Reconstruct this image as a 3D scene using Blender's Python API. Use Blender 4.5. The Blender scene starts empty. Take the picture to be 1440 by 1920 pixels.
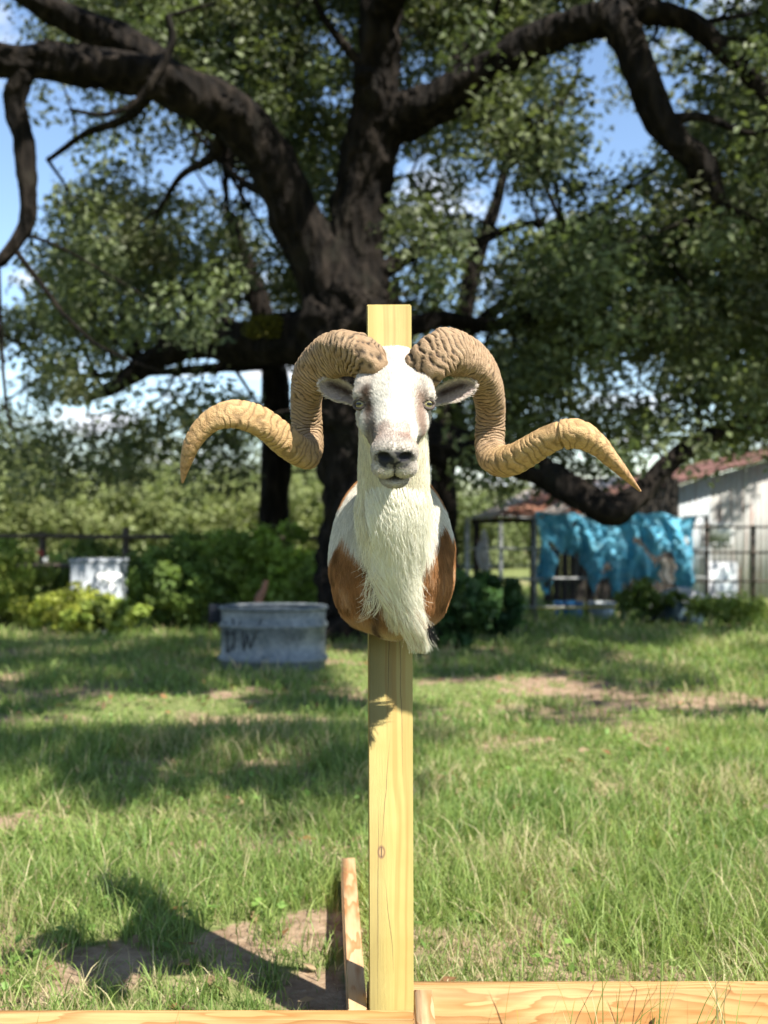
import bpy, math, numpy as np
from mathutils import Vector
rng = np.random.default_rng(11)
sc = bpy.context.scene

# ------------------------------------------------------------------ camera, sky, sun, exposure
CAM = np.array([0.0, -2.095, 1.066]); FPX = 2000.0
cam = bpy.data.cameras.new('camera'); camo = bpy.data.objects.new('camera', cam)
sc.collection.objects.link(camo); sc.camera = camo
camo.location = CAM; camo.rotation_euler = (math.radians(90), 0, 0)
cam.sensor_fit = 'VERTICAL'; cam.sensor_height = 36.0; cam.lens = 36.0 * FPX / 1920
cam.clip_start = 0.05; cam.clip_end = 2000
cam.dof.use_dof = True; cam.dof.focus_distance = 1.82; cam.dof.aperture_fstop = 3.6

SUN_EL, SUN_AZ = 51.5, 43.0
e, a_ = math.radians(SUN_EL), math.radians(SUN_AZ)
SUN = np.array([math.cos(e)*math.sin(a_), -math.cos(e)*math.cos(a_), math.sin(e)])
w = bpy.data.worlds.new('World'); sc.world = w; w.use_nodes = True
nt = w.node_tree; nt.nodes.clear()
def wn(t, **k):
    n = nt.nodes.new(t)
    for q, v in k.items(): setattr(n, q, v)
    return n
sky = wn('ShaderNodeTexSky', sky_type='NISHITA', sun_disc=False, sun_elevation=e, sun_rotation=math.radians(180 - SUN_AZ))
sky.air_density = 1.0; sky.dust_density = 0.15; sky.ozone_density = 2.2
tc = wn('ShaderNodeTexCoord'); sep = wn('ShaderNodeSeparateXYZ')
nt.links.new(tc.outputs['Generated'], sep.inputs[0])
zz = wn('ShaderNodeMath', operation='MAXIMUM'); zz.inputs[1].default_value = 0.0
nt.links.new(sep.outputs['Z'], zz.inputs[0])
za = wn('ShaderNodeMath', operation='ADD'); za.inputs[1].default_value = 0.16
nt.links.new(zz.outputs[0], za.inputs[0])
dv = wn('ShaderNodeVectorMath', operation='DIVIDE'); cz = wn('ShaderNodeCombineXYZ')
for i in range(3): nt.links.new(za.outputs[0], cz.inputs[i])
nt.links.new(tc.outputs['Generated'], dv.inputs[0]); nt.links.new(cz.outputs[0], dv.inputs[1])
cn = wn('ShaderNodeTexNoise'); cn.inputs['Scale'].default_value = 2.3; cn.inputs['Detail'].default_value = 7; cn.inputs['Roughness'].default_value = 0.58
cm = wn('ShaderNodeMapping'); cm.inputs['Location'].default_value = (.9, .35, 0); nt.links.new(dv.outputs[0], cm.inputs[0]); nt.links.new(cm.outputs[0], cn.inputs['Vector'])
cr = wn('ShaderNodeMapRange'); cr.inputs['From Min'].default_value = 0.54; cr.inputs['From Max'].default_value = 0.68
nt.links.new(cn.outputs['Fac'], cr.inputs['Value'])
mx = wn('ShaderNodeMix', data_type='RGBA'); mx.inputs['B'].default_value = (6.2, 6.5, 7.0, 1)
nt.links.new(cr.outputs['Result'], mx.inputs['Factor']); nt.links.new(sky.outputs[0], mx.inputs['A'])
bg = wn('ShaderNodeBackground'); bg.inputs['Strength'].default_value = 0.09
wo = wn('ShaderNodeOutputWorld')
nt.links.new(mx.outputs['Result'], bg.inputs[0]); nt.links.new(bg.outputs[0], wo.inputs[0])

sun = bpy.data.lights.new('sun', 'SUN'); suno = bpy.data.objects.new('sun', sun); sc.collection.objects.link(suno)
sun.energy = 5.0; sun.angle = math.radians(0.53); sun.color = (1.0, 0.945, 0.85)
suno.rotation_euler = Vector(SUN).to_track_quat('Z', 'Y').to_euler(); suno.location = (8, -8, 14)

vs = sc.view_settings; vs.view_transform = 'Standard'; vs.look = 'None'; vs.gamma = 1.0; vs.use_curve_mapping = False
vs.exposure = 1.38
cy = sc.cycles; cy.max_bounces = 7; cy.diffuse_bounces = 3; cy.glossy_bounces = 2; cy.transmission_bounces = 4
cy.transparent_max_bounces = 8; cy.caustics_reflective = False; cy.caustics_refractive = False
cy.use_denoising = True
try: cy.denoiser = 'OPENIMAGEDENOISE'
except Exception: pass
sc.render.film_transparent = False

# ------------------------------------------------------------------ helpers
C = sc.collection
def P(px, py, D):
    """a point D metres in front of the lens, seen at pixel (px, py) of the 1440 x 1920 photograph"""
    return np.array([(px - 720) * D / FPX, D + CAM[1], CAM[2] - (py - 960) * D / FPX])
def sm(x, a, b):
    t = np.clip((np.asarray(x, float) - a) / (b - a), 0, 1); return t * t * (3 - 2 * t)
_nr = np.random.default_rng(5); _ND = _nr.normal(size=(14, 3)); _ND /= np.linalg.norm(_ND, axis=1)[:, None]; _NP = _nr.uniform(0, 6.28, 14); _NF = _nr.uniform(.7, 1.6, 14)
def noise(p, s=1.0):
    """smooth pseudo-noise, about -1..1"""
    p = np.asarray(p, float) * s; o = 0
    q = p + 0.45 * np.sin(p[..., [1, 2, 0]] * 1.7 + 1.3) + .3 * np.sin(p[..., [2, 0, 1]] * 2.9 + .4)
    for k in range(14): o = o + np.sin(q @ (_ND[k] * _NF[k] * 3.0) + _NP[k])
    return o / 4.2
def gz(x, y):
    """ground height"""
    x = np.asarray(x, float); y = np.asarray(y, float); D = y - CAM[1]
    z = -0.06 * np.clip(D - 8.5, 0, 10)
    p = np.stack([x, y, 0 * x], -1)
    return z + (.012 * noise(p, 1.1) + .006 * noise(p, 3.7)) * sm(D, 2.3, 3.2) + .05 * noise(p, .15) * sm(D, 12, 40)
def mesh_np(name, v, f, mat, col=None, smooth=False, uv=None):
    """f: (n, k) or list of such arrays"""
    fs = f if isinstance(f, list) else [f]
    v = np.ascontiguousarray(v, dtype=np.float32); me = bpy.data.meshes.new(name)
    me.vertices.add(len(v)); me.vertices.foreach_set('co', v.ravel())
    nl = sum(q.size for q in fs); npol = sum(len(q) for q in fs)
    me.loops.add(nl); me.polygons.add(npol)
    me.loops.foreach_set('vertex_index', np.concatenate([q.ravel() for q in fs]).astype(np.int32))
    tot = np.concatenate([np.full(len(q), q.shape[1]) for q in fs]); st = np.concatenate([[0], np.cumsum(tot)[:-1]])
    me.polygons.foreach_set('loop_start', st.astype(np.int32))
    if smooth: me.polygons.foreach_set('use_smooth', np.ones(npol, bool))
    if col is not None:
        c = np.ones((len(v), 4), np.float32); c[:, :3] = col
        at = me.attributes.new('tint', 'FLOAT_COLOR', 'POINT'); at.data.foreach_set('color', c.ravel())
    me.update(calc_edges=True); me.validate()
    if mat: me.materials.append(mat)
    return me
def link(name, me, parent=None, loc=(0, 0, 0), rot=(0, 0, 0)):
    o = bpy.data.objects.new(name, me); C.objects.link(o); o.location = loc; o.rotation_euler = rot
    if parent: o.parent = parent
    return o
def empty(name, label, cat, loc=(0, 0, 0), group=None):
    o = bpy.data.objects.new(name, None); C.objects.link(o); o.location = loc; o.empty_display_size = .1
    return tag(o, label, cat, group)
def tag(o, label=None, cat=None, group=None, kind=None):
    if label: o['label'] = label
    if cat: o['category'] = cat
    if group: o['group'] = group
    if kind: o['kind'] = kind
    return o
class MB:
    """collects primitives into one mesh"""
    def __init__(s): s.v = []; s.f = {}; s.n = 0
    def add(s, v, f):
        f = np.asarray(f); v = np.asarray(v, float)
        s.v.append(v); s.f.setdefault(f.shape[1], []).append(f + s.n); s.n += len(v); return s
    def box(s, lo, hi, bev=0.0, R=None, o=None):
        lo = np.array(lo, float); hi = np.array(hi, float)
        if bev <= 0:
            v = np.array([[x, y, z] for x in (lo[0], hi[0]) for y in (lo[1], hi[1]) for z in (lo[2], hi[2])])
            f = [[0, 1, 3, 2], [4, 6, 7, 5], [0, 4, 5, 1], [2, 3, 7, 6], [0, 2, 6, 4], [1, 5, 7, 3]]
            f = np.array(f)
            if R is not None: v = v @ np.array(R).T
            if o is not None: v = v + o
            return s.add(v, f)
        c = (lo + hi) / 2; h = (hi - lo) / 2
        v = []; idx = {}
        for sx in (-1, 1):
            for sy in (-1, 1):
                for sz in (-1, 1):
                    for ax in range(3):
                        q = h - bev; q = q.copy(); q[ax] = h[ax]
                        idx[(sx, sy, sz, ax)] = len(v); v.append(c + np.array([sx, sy, sz]) * q)
        F4 = []; F3 = []
        for ax in range(3):
            o1, o2 = [k for k in range(3) if k != ax]
            for sg in (-1, 1):
                loop = []
                for s1, s2 in ((-1, -1), (1, -1), (1, 1), (-1, 1)):
                    t = [0, 0, 0]; t[ax] = sg; t[o1] = s1; t[o2] = s2; loop.append(idx[(*t, ax)])
                F4.append(loop)
        for ax in range(3):
            o1, o2 = [k for k in range(3) if k != ax]
            for s1 in (-1, 1):
                for s2 in (-1, 1):
                    def g(sa, w_):
                        t = [0, 0, 0]; t[ax] = sa; t[o1] = s1; t[o2] = s2; return idx[(*t, w_)]
                    F4.append([g(-1, o1), g(1, o1), g(1, o2), g(-1, o2)])
        for sx in (-1, 1):
            for sy in (-1, 1):
                for sz in (-1, 1): F3.append([idx[(sx, sy, sz, k)] for k in range(3)])
        v = np.array(v)
        if R is not None: v = v @ np.array(R).T
        if o is not None: v = v + o
        n0 = s.n; s.v.append(v); s.n += len(v)
        s.f.setdefault(4, []).append(np.array(F4) + n0); s.f.setdefault(3, []).append(np.array(F3) + n0)
        return s
    def tube(s, pts, rad, n=10, wob=None, cap=True):
        pts = np.asarray(pts, float); m = len(pts); rad = np.broadcast_to(np.asarray(rad, float), (m,))
        T = np.gradient(pts, axis=0); T /= np.linalg.norm(T, axis=1)[:, None] + 1e-9
        up = np.array([0, 0, 1.0]) if abs(T[0, 2]) < .9 else np.array([1.0, 0, 0])
        N = np.zeros_like(T); x = np.cross(up, T[0]); N[0] = x / np.linalg.norm(x)
        for i in range(1, m):
            q = N[i - 1] - T[i] * (N[i - 1] @ T[i]); N[i] = q / (np.linalg.norm(q) + 1e-9)
        B = np.cross(T, N); th = np.arange(n) * 2 * np.pi / n
        r = rad[:, None] * np.ones(n)
        if wob is not None: r = r * wob(m, n, pts, th)
        v = pts[:, None] + r[..., None] * (np.cos(th)[None, :, None] * N[:, None] + np.sin(th)[None, :, None] * B[:, None])
        i, j = np.meshgrid(np.arange(m - 1), np.arange(n), indexing='ij'); j2 = (j + 1) % n
        f = np.stack([i * n + j, i * n + j2, (i + 1) * n + j2, (i + 1) * n + j], -1).reshape(-1, 4)
        vv = v.reshape(-1, 3); n0 = s.n
        s.add(vv, f)
        if cap:
            for base, rev in ((0, True), ((m - 1) * n, False)):
                cvi = s.n; s.v.append(pts[0 if rev else -1][None]); s.n += 1
                k = np.arange(n); t = np.stack([n0 + base + k, n0 + base + (k + 1) % n, np.full(n, cvi)], -1)
                if rev: t = t[:, [1, 0, 2]]
                s.f.setdefault(3, []).append(t)
        return s
    def mesh(s, name, mat, smooth=False, col=None):
        return mesh_np(name, np.concatenate(s.v), [np.concatenate(q) for q in s.f.values()], mat, col, smooth)
    def obj(s, name, mat, parent=None, smooth=False, **k): return link(name, s.mesh(name, mat, smooth), parent, **k)
def crom(pts, per=8):
    """Catmull-Rom through rows of any width"""
    p = np.asarray(pts, float); p = np.vstack([2 * p[0] - p[1], p, 2 * p[-1] - p[-2]]); out = []
    for i in range(1, len(p) - 2):
        for t in np.arange(per) / per:
            out.append(.5 * ((2 * p[i]) + (-p[i-1] + p[i+1]) * t + (2*p[i-1] - 5*p[i] + 4*p[i+1] - p[i+2]) * t*t + (-p[i-1] + 3*p[i] - 3*p[i+1] + p[i+2]) * t**3))
    out.append(p[-2]); return np.array(out)

# ------------------------------------------------------------------ materials
class N:
    def __init__(s, name):
        s.m = bpy.data.materials.new(name); s.m.use_nodes = True; s.t = s.m.node_tree
        s.b = s.t.nodes['Principled BSDF']; s.o = s.t.nodes['Material Output']
    def n(s, t, inp=None, **k):
        x = s.t.nodes.new(t)
        for q, v in k.items(): setattr(x, q, v)
        for q, v in (inp or {}).items(): s.set(x, q, v)
        return x
    def set(s, x, q, v):
        if isinstance(v, bpy.types.NodeSocket): s.t.links.new(v, x.inputs[q])
        elif isinstance(v, bpy.types.Node): s.t.links.new(v.outputs[0], x.inputs[q])
        else:
            try: x.inputs[q].default_value = v
            except Exception: x.inputs[q].default_value = (*v, 1)
    def coord(s, scale=(1, 1, 1), out='Object', loc=(0, 0, 0)):
        return s.n('ShaderNodeMapping', {'Vector': s.n('ShaderNodeTexCoord').outputs[out], 'Scale': scale, 'Location': loc}).outputs[0]
    def noise(s, vec, scale, detail=4, rough=.55, dist=0): return s.n('ShaderNodeTexNoise', {'Vector': vec, 'Scale': scale, 'Detail': detail, 'Roughness': rough, 'Distortion': dist}).outputs['Fac']
    def ramp(s, fac, *stops):
        r = s.n('ShaderNodeValToRGB', {'Fac': fac}); el = r.color_ramp.elements
        while len(el) < len(stops): el.new(.5)
        for q, (p, c) in zip(el, stops): q.position = p; q.color = (*c, 1) if len(c) == 3 else c
        return r.outputs[0]
    def mix(s, f, a, b, bt='MIX'):
        x = s.n('ShaderNodeMix', data_type='RGBA', blend_type=bt); s.set(x, 'Factor', f); s.set(x, 'A', a); s.set(x, 'B', b); return x.outputs['Result']
    def math(s, op, a, b=0.0, c=None):
        x = s.n('ShaderNodeMath', operation=op); s.set(x, 0, a); s.set(x, 1, b)
        if c is not None: s.set(x, 2, c)
        return x.outputs[0]
    def rng_(s, v, a, b, c=0.0, d=1.0): return s.n('ShaderNodeMapRange', {'Value': v, 'From Min': a, 'From Max': b, 'To Min': c, 'To Max': d}).outputs[0]
    def bump(s, h, strength=.5, dist=.01): s.set(s.b, 'Normal', s.n('ShaderNodeBump', {'Height': h, 'Strength': strength, 'Distance': dist}).outputs[0])
    def done(s, col=None, rough=.7, spec=.3, metal=0.0):
        if col is not None: s.set(s.b, 'Base Color', col)
        s.set(s.b, 'Roughness', rough); s.set(s.b, 'Specular IOR Level', spec); s.set(s.b, 'Metallic', metal); return s.m
    def attr(s, name='tint'): return s.n('ShaderNodeAttribute', attribute_name=name).outputs['Color']
def leafmat(name, trans=.35, rough=.45, spec=.4, gain=1.5):
    m = N(name); c = m.attr(); m.done(c, rough, spec)
    tr = m.n('ShaderNodeBsdfTranslucent', {'Color': m.mix(1.0, c, (gain, gain * 1.05, gain * .6), 'MULTIPLY')})
    x = m.n('ShaderNodeMixShader', {0: trans, 1: m.b.outputs[0], 2: tr.outputs[0]})
    m.t.links.new(x.outputs[0], m.o.inputs[0]); return m.m
def plain(name, col, rough=.6, spec=.3, metal=0.0, var=.25, scale=8):
    m = N(name); v = m.coord(); n_ = m.noise(v, scale, 5)
    c = m.mix(m.rng_(n_, .35, .7), tuple(np.array(col) * (1 - var)), tuple(np.minimum(np.array(col) * (1 + var), .9)))
    m.bump(n_, .15, .005); return m.done(c, rough, spec, metal)

M_leaf = leafmat('oak leaf', .32, .55, .35); M_bush = leafmat('shrub leaf', .4, .5, .3); M_grass = leafmat('grass blade', .4, .5, .3, 1.25)
def m_bark():
    m = N('oak bark'); v = m.coord((1, 1, .28)); n1 = m.noise(v, 9, 6, .62, .4); vor = m.n('ShaderNodeTexVoronoi', {'Vector': m.coord((1, 1, .3)), 'Scale': 14}).outputs['Distance']
    c = m.ramp(m.math('ADD', m.math('MULTIPLY', n1, .7), m.math('MULTIPLY', vor, .45)), (.34, (.0022, .0018, .0015)), (.58, (.0075, .0056, .0042)), (.88, (.030, .023, .018)))
    lich = m.rng_(m.noise(m.coord(), 2.1, 4), .60, .68); c = m.mix(m.math('MULTIPLY', lich, .3), c, (.022, .022, .016))
    m.bump(m.math('ADD', n1, vor), 1.0, .06); return m.done(c, .9, .15)
M_bark = m_bark()
def m_ground():
    m = N('soil and thatch'); v = m.coord(); n1 = m.noise(v, .9, 6, .6); n2 = m.noise(v, 14, 6, .65); n3 = m.noise(v, 70, 3, .6)
    soil = m.mix(m.rng_(n2, .35, .68), (.15, .10, .063), (.33, .245, .165)); soil = m.mix(m.rng_(n3, .55, .75, 0, .5), soil, (.38, .31, .23))
    th = m.mix(m.rng_(n2, .3, .7), (.085, .115, .035), (.20, .215, .085))
    at = m.attr('tint'); sp = m.n('ShaderNodeSeparateColor', {0: at}).outputs[0]
    k = m.rng_(m.math('ADD', sp, m.math('MULTIPLY', m.math('SUBTRACT', n2, .5), .8)), .35, .65)
    m.bump(m.math('ADD', n2, m.math('MULTIPLY', n3, .4)), .7, .02); return m.done(m.mix(k, th, soil), .95, .1)
M_ground = m_ground()

# ------------------------------------------------------------------ ground
def axis(lo, hi, near0, near1, fine):
    a = [near0]
    while a[-1] < near1: a.append(a[-1] + fine)
    s_ = fine
    while a[-1] < hi: s_ *= 1.25; a.append(a[-1] + s_)
    b = [near0]; s_ = fine
    while b[-1] > lo: s_ *= 1.25; b.append(b[-1] - s_)
    return np.array(b[::-1][:-1] + a)
gx = axis(-300, 300, -6, 6, .06); gy = axis(-30, 600, -1.2, 10, .06)
BARE = [(-.60, .40, .44, .25), (-.22, .34, .22, .14), (-1.15, .2, .42, .2), (1.2, 4.2, .72, .62), (1.75, 3.75, .45, .3), (.45, 4.6, .35, .2), (-1.9, 3.3, .35, .22), (-.75, 4.1, .32, .18), (-2.6, 4.4, .4, .2), (-1.0, 2.4, .22, .16), (-1.35, 1.55, .2, .14), (.55, 2.9, .2, .12), (-.16, .45, .12, .5)]
def bare(x, y):
    b = np.zeros(np.shape(x))
    p = np.stack([x, y, np.zeros(np.shape(x))], -1); wob = .34 * noise(p, 2.6) + .30 * noise(p, 7)
    for cx, cyy, rx, ry in BARE:
        d = np.sqrt(((x - cx) / rx) ** 2 + ((y - cyy) / ry) ** 2) + wob
        b = np.maximum(b, 1 - sm(d, .65, 1.25))
    return np.maximum(b * (1 - .6 * sm(noise(p, 5.5), .0, .6)), .62 * sm(noise(p, 1.9), .35, .8))
X, Y = np.meshgrid(gx, gy, indexing='ij'); Z = gz(X, Y)
i, j = np.meshgrid(np.arange(len(gx) - 1), np.arange(len(gy) - 1), indexing='ij'); ny = len(gy)
f = np.stack([i * ny + j, (i + 1) * ny + j, (i + 1) * ny + j + 1, i * ny + j + 1], -1).reshape(-1, 4)
bv = bare(X, Y).ravel()
gme = mesh_np('ground', np.stack([X, Y, Z], -1).reshape(-1, 3), f, M_ground, np.stack([bv, bv, bv], -1), True)
tag(link('ground', gme), 'green pasture with patches of bare brown soil', 'ground', kind='structure')

# ------------------------------------------------------------------ grass
def blades(name, x, y, h, wdt, col, lean, z0=None, segs=3):
    n = len(x); z = gz(x, y) - .004 if z0 is None else z0
    az = rng.uniform(0, 2 * np.pi, n); wa = rng.uniform(0, np.pi, n)
    L = np.stack([np.cos(az), np.sin(az), 0 * az], -1); Wd = np.stack([np.cos(wa), np.sin(wa), 0 * wa], -1)
    root = np.stack([x, y, z], -1); vs_, k = [], 0
    for s_ in range(segs):
        t = s_ / segs
        c = root + (h * (t - .38 * lean * t ** 3))[:, None] * [0, 0, 1] + (h * lean * t ** 1.8)[:, None] * L
        ww = (wdt * (1 - .55 * t) * (.75 if s_ == 0 else 1))[:, None] * Wd
        vs_ += [c - ww, c + ww]
    vs_.append(root + (h * (1 - .38 * lean))[:, None] * [0, 0, 1] + (h * lean)[:, None] * L)
    q = 2 * segs + 1; v = np.stack(vs_, 1).reshape(-1, 3); b = (np.arange(n) * q)[:, None]
    F4 = np.concatenate([b + np.array([2 * s_, 2 * s_ + 1, 2 * s_ + 3, 2 * s_ + 2]) for s_ in range(segs - 1)])
    F3 = b + np.array([2 * segs - 2, 2 * segs - 1, 2 * segs])
    cc = np.repeat(col[:, None], q, 1); cc[:, :2] *= .8
    return mesh_np(name, v, [F4, F3], M_grass, cc.reshape(-1, 3))
def in_stand(x, y):
    m = (np.abs(x) < 1.05) & (y > -.05) & (y < .14) & ~((x > .1) & (y < .085) & (y > -.2)) & ~((x < -.11) & (y > .005))
    m |= (x > .05) & (x < .105) & (y < .1) & (y > -.9)
    m |= (y > -.02) & (y < .95) & (x > -.085 - .055 * y) & (x < -.022 - .055 * y)
    m |= (((x - P(506, 960, 7.45)[0]) / .42) ** 2 + ((y - 5.33) / .42) ** 2) < 1
    return m
def scatter(n, D0, D1, side=1.6):
    D = np.sqrt(rng.uniform(D0 ** 2, D1 ** 2, n)); x = rng.uniform(-.36 * side, .36 * side, n) * D; return x, D + CAM[1]
def grass_col(x, y, n):
    p = np.stack([x, y, 0 * x], -1); t = np.clip(.5 + .35 * noise(p, 1.3) + .3 * rng.normal(size=n), 0, 1)[:, None]
    c = np.array([.115, .195, .045]) * (1 - t) + np.array([.27, .345, .10]) * t
    dry = (rng.random(n) < .09 + .34 * sm(noise(p + 5, 2.2), .1, .8))[:, None]
    c = np.where(dry, np.array([.46, .40, .23]), c)
    return c * rng.uniform(.75, 1.2, n)[:, None]
allx, ally, allh, allw, alll = [], [], [], [], []
for n, D0, D1, h0, h1, w0 in ((62000, 1.9, 3.2, .025, .085, .0014), (84000, 3.2, 5.2, .025, .085, .0020), (64000, 5.2, 9.5, .025, .085, .0034), (36000, 9.5, 24, .04, .13, .009)):
    x, y = scatter(n, D0, D1); p = np.stack([x, y, 0 * x], -1)
    # blades stand in tufts
    tuft = rng.random(n) < .6
    if D1 < 9:
        nt_ = n // 14; tx, ty = scatter(nt_, D0, D1); k = rng.integers(0, nt_, n)
        x = np.where(tuft, tx[k] + rng.normal(size=n) * .016, x); y = np.where(tuft, ty[k] + rng.normal(size=n) * .016, y); p = np.stack([x, y, 0 * x], -1)
    keep = (rng.random(n) > bare(x, y) * np.where(tuft, .90, 1.0)) & ~in_stand(x, y)
    if D0 < 2: keep &= (y > .13) | ((x < -.1) & (y > .01)) | ((y < -.06) & (rng.random(n) < .5))
    x, y, p = x[keep], y[keep], p[keep]; n2 = len(x)
    h = rng.uniform(h0, h1, n2) * (1 + .45 * noise(p, .9)) * rng.choice([1, 1, 1.6], n2)
    h = np.clip(h, .02, .24)
    allx.append(x); ally.append(y); allh.append(h); allw.append(w0 * rng.uniform(.7, 1.5, n2)); alll.append(rng.uniform(.15, .95, n2))
allx, ally, allh, allw, alll = map(np.concatenate, (allx, ally, allh, allw, alll))
go = link('pasture_grass', blades('pasture_grass', allx, ally, allh, allw, grass_col(allx, ally, len(allx)), alll))
tag(go, 'short green pasture grass with straw coloured blades', 'grass', kind='stuff')
# long blades standing on the near side of the boards
fx = np.concatenate([.2 + .52 * rng.random(70) ** .8, rng.uniform(-.68, -.08, 14)]); n = len(fx)
fy = np.concatenate([rng.uniform(-.16, .06, 70), rng.uniform(-.24, -.09, 14)])
fh = np.concatenate([.09 + .17 * rng.random(70) ** 1.6, rng.uniform(.10, .19, 14)])
fc = grass_col(fx, fy, n)
tag(link('tall_grass', blades('tall_grass', fx, fy, fh, np.full(n, .0013), fc, rng.uniform(.05, .55, n), segs=6)), 'thin tall grass blades rising in front of the pine board', 'grass', kind='stuff')

def leafquads(c, nrm, size, ar=.5, fold=.25, tipdir=None):
    n = len(c); r = rng.normal(size=(n, 3)) if tipdir is None else tipdir
    u = r - nrm * np.sum(r * nrm, 1)[:, None]; u /= np.linalg.norm(u, axis=1)[:, None] + 1e-9; v = np.cross(nrm, u)
    s_ = size[:, None]
    vv = np.stack([c - u * s_ * .5, c - v * s_ * .5 * ar + nrm * s_ * fold * ar * .5, c + u * s_ * .5, c + v * s_ * .5 * ar + nrm * s_ * fold * ar * .5], 1).reshape(-1, 3)
    b = (np.arange(n) * 4)[:, None]; f = np.concatenate([b + np.array([0, 2, 1]), b + np.array([0, 3, 2])]); return vv, f
def unit(v): return v / (np.linalg.norm(v, axis=-1, keepdims=True) + 1e-9)
x, y = scatter(9000, 2.0, 7.5); k = ~in_stand(x, y) & (noise(np.stack([x, y, 0 * x], -1), 1.4) > .05) & (rng.random(len(x)) > bare(x, y)); x, y = x[k], y[k]; n = len(x)
v, f = leafquads(np.stack([x, y, gz(x, y) + rng.uniform(.008, .05, n)], -1), unit(rng.normal(size=(n, 3)) * .5 + [0, 0, 1]), rng.uniform(.014, .034, n), .7)
cc = np.array([.13, .22, .05]) * rng.uniform(.6, 1.5, n)[:, None]
tag(link('low_weeds', mesh_np('low_weeds', v, f, M_bush, np.repeat(cc, 4, 0))), 'small round leaved weeds mixed into the pasture grass', 'weeds', kind='stuff')
x, y = scatter(1500, 2.2, 9); k = ~in_stand(x, y); x, y = x[k], y[k]; n = len(x)
v, f = leafquads(np.stack([x, y, gz(x, y) + rng.uniform(.006, .035, n)], -1), unit(rng.normal(size=(n, 3)) * .45 + [0, 0, 1]), rng.uniform(.03, .06, n))
cc = np.array([[.26, .13, .06], [.24, .16, .09], [.34, .25, .15], [.16, .11, .07]])[rng.integers(0, 4, n)] * rng.uniform(.7, 1.2, n)[:, None]
tag(link('fallen_leaves', mesh_np('fallen_leaves', v, f, M_leaf, np.repeat(cc, 4, 0))), 'dry brown oak leaves scattered through the grass', 'leaves', kind='stuff')

# ------------------------------------------------------------------ oak trees
def wob_bark(m, n, pts, th):
    base = np.arange(m)[:, None]; q = np.stack([np.cos(th)[None] * 1.4 + 0 * base, np.sin(th)[None] * 1.4 + 0 * base, base * .16 + 0 * th[None]], -1)
    return 1 + .11 * noise(q + pts[0] * 3, 1.0) + .055 * noise(q + pts[0], 2.6) + .035 * noise(q * [1, 1, .5] + pts[0], 6.5)
LIMBS = []   # world polyline + radius, kept for twigs and for keeping leaves clear
CLEAR = []
def limb(parent, rows, name='limb', n=26, per=10, keep=True, veil=False):
    """rows: px, py, D, radius in pixels of the photograph"""
    r = crom([(*P(q[0], q[1], q[2]), q[3] * q[2] / FPX) for q in rows], per)
    r[:, 3] = np.maximum(r[:, 3], .004)
    if keep: LIMBS.append(r)
    if keep and not veil: CLEAR.append(r)
    return MB().tube(r[:, :3], r[:, 3], n, wob_bark).obj(name, M_bark, parent, smooth=True)
oak = empty('oak_tree', 'massive old oak with forked dark trunk and spreading limbs behind the mount', 'tree', tuple(P(690, 1190, 9.3)))
def rel(o, root):   # keep world place under a placed root
    o.location = -np.array(root.location); return o
def oaklimb(rows, name='limb', **k): return rel(limb(oak, rows, name, **k), oak)
oaklimb([(700, 1225, 9.3, 165), (698, 1150, 9.3, 118), (698, 1030, 9.3, 94), (692, 900, 9.3, 90), (678, 760, 9.3, 92), (660, 640, 9.3, 98), (650, 555, 9.3, 88), (664, 450, 9.25, 54), (684, 340, 9.2, 50), (700, 245, 9.1, 50), (706, 150, 9.0, 40), (712, 60, 8.9, 38), (716, -60, 8.8, 34), (730, -260, 8.6, 22)], 'trunk', n=44, per=12)
oaklimb([(655, 600, 9.25, 72), (598, 505, 9.15, 50), (556, 415, 9.0, 46), (505, 305, 8.8, 46), (430, 215, 8.6, 46), (330, 165, 8.4, 43), (210, 132, 8.2, 36), (110, 118, 8.0, 34), (0, 112, 7.8, 30), (-150, 90, 7.6, 24), (-420, 110, 7.3, 16), (-700, 60, 7.0, 8), (-900, 90, 6.9, 3)])
oaklimb([(330, 160, 8.4, 34), (235, 85, 8.4, 34), (120, 30, 8.3, 26), (30, -20, 8.2, 20), (-80, -90, 8.1, 14), (-260, -160, 8.0, 9), (-420, -180, 8, 4)])
oaklimb([(690, 270, 9.1, 44), (745, 220, 9.0, 42), (830, 185, 8.8, 37), (920, 128, 8.6, 35), (1010, 75, 8.4, 33), (1100, 40, 8.2, 32), (1155, 40, 8.1, 32), (1190, 110, 8.0, 30), (1225, 200, 7.95, 30), (1270, 265, 7.9, 26), (1320, 310, 7.9, 22), (1350, 380, 7.9, 14)])
oaklimb([(1120, 40, 8.2, 28), (1190, 20, 8.1, 24), (1290, 40, 8.0, 20), (1380, 120, 7.9, 17), (1460, 190, 7.8, 13), (1640, 260, 7.7, 9), (1800, 300, 7.6, 4)])
oaklimb([(640, 640, 9.3, 60), (560, 632, 9.5, 52), (470, 645, 9.8, 42), (380, 640, 10.1, 34), (300, 668, 10.3, 24), (220, 720, 10.5, 15), (160, 750, 10.6, 8)], veil=True)
oaklimb([(720, 800, 9.2, 60), (800, 828, 9.0, 40), (890, 850, 8.7, 31), (980, 872, 8.4, 28), (1070, 916, 8.1, 29), (1140, 958, 7.9, 28), (1190, 932, 7.9, 22), (1245, 876, 8.0, 18), (1320, 822, 8.1, 16), (1400, 792, 8.2, 12), (1480, 770, 8.3, 9)], veil=True)
oaklimb([(1290, 290, 7.9, 13), (1310, 380, 8.3, 10), (1260, 470, 8.6, 8), (1205, 525, 8.8, 6), (1160, 600, 9, 4)])
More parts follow.
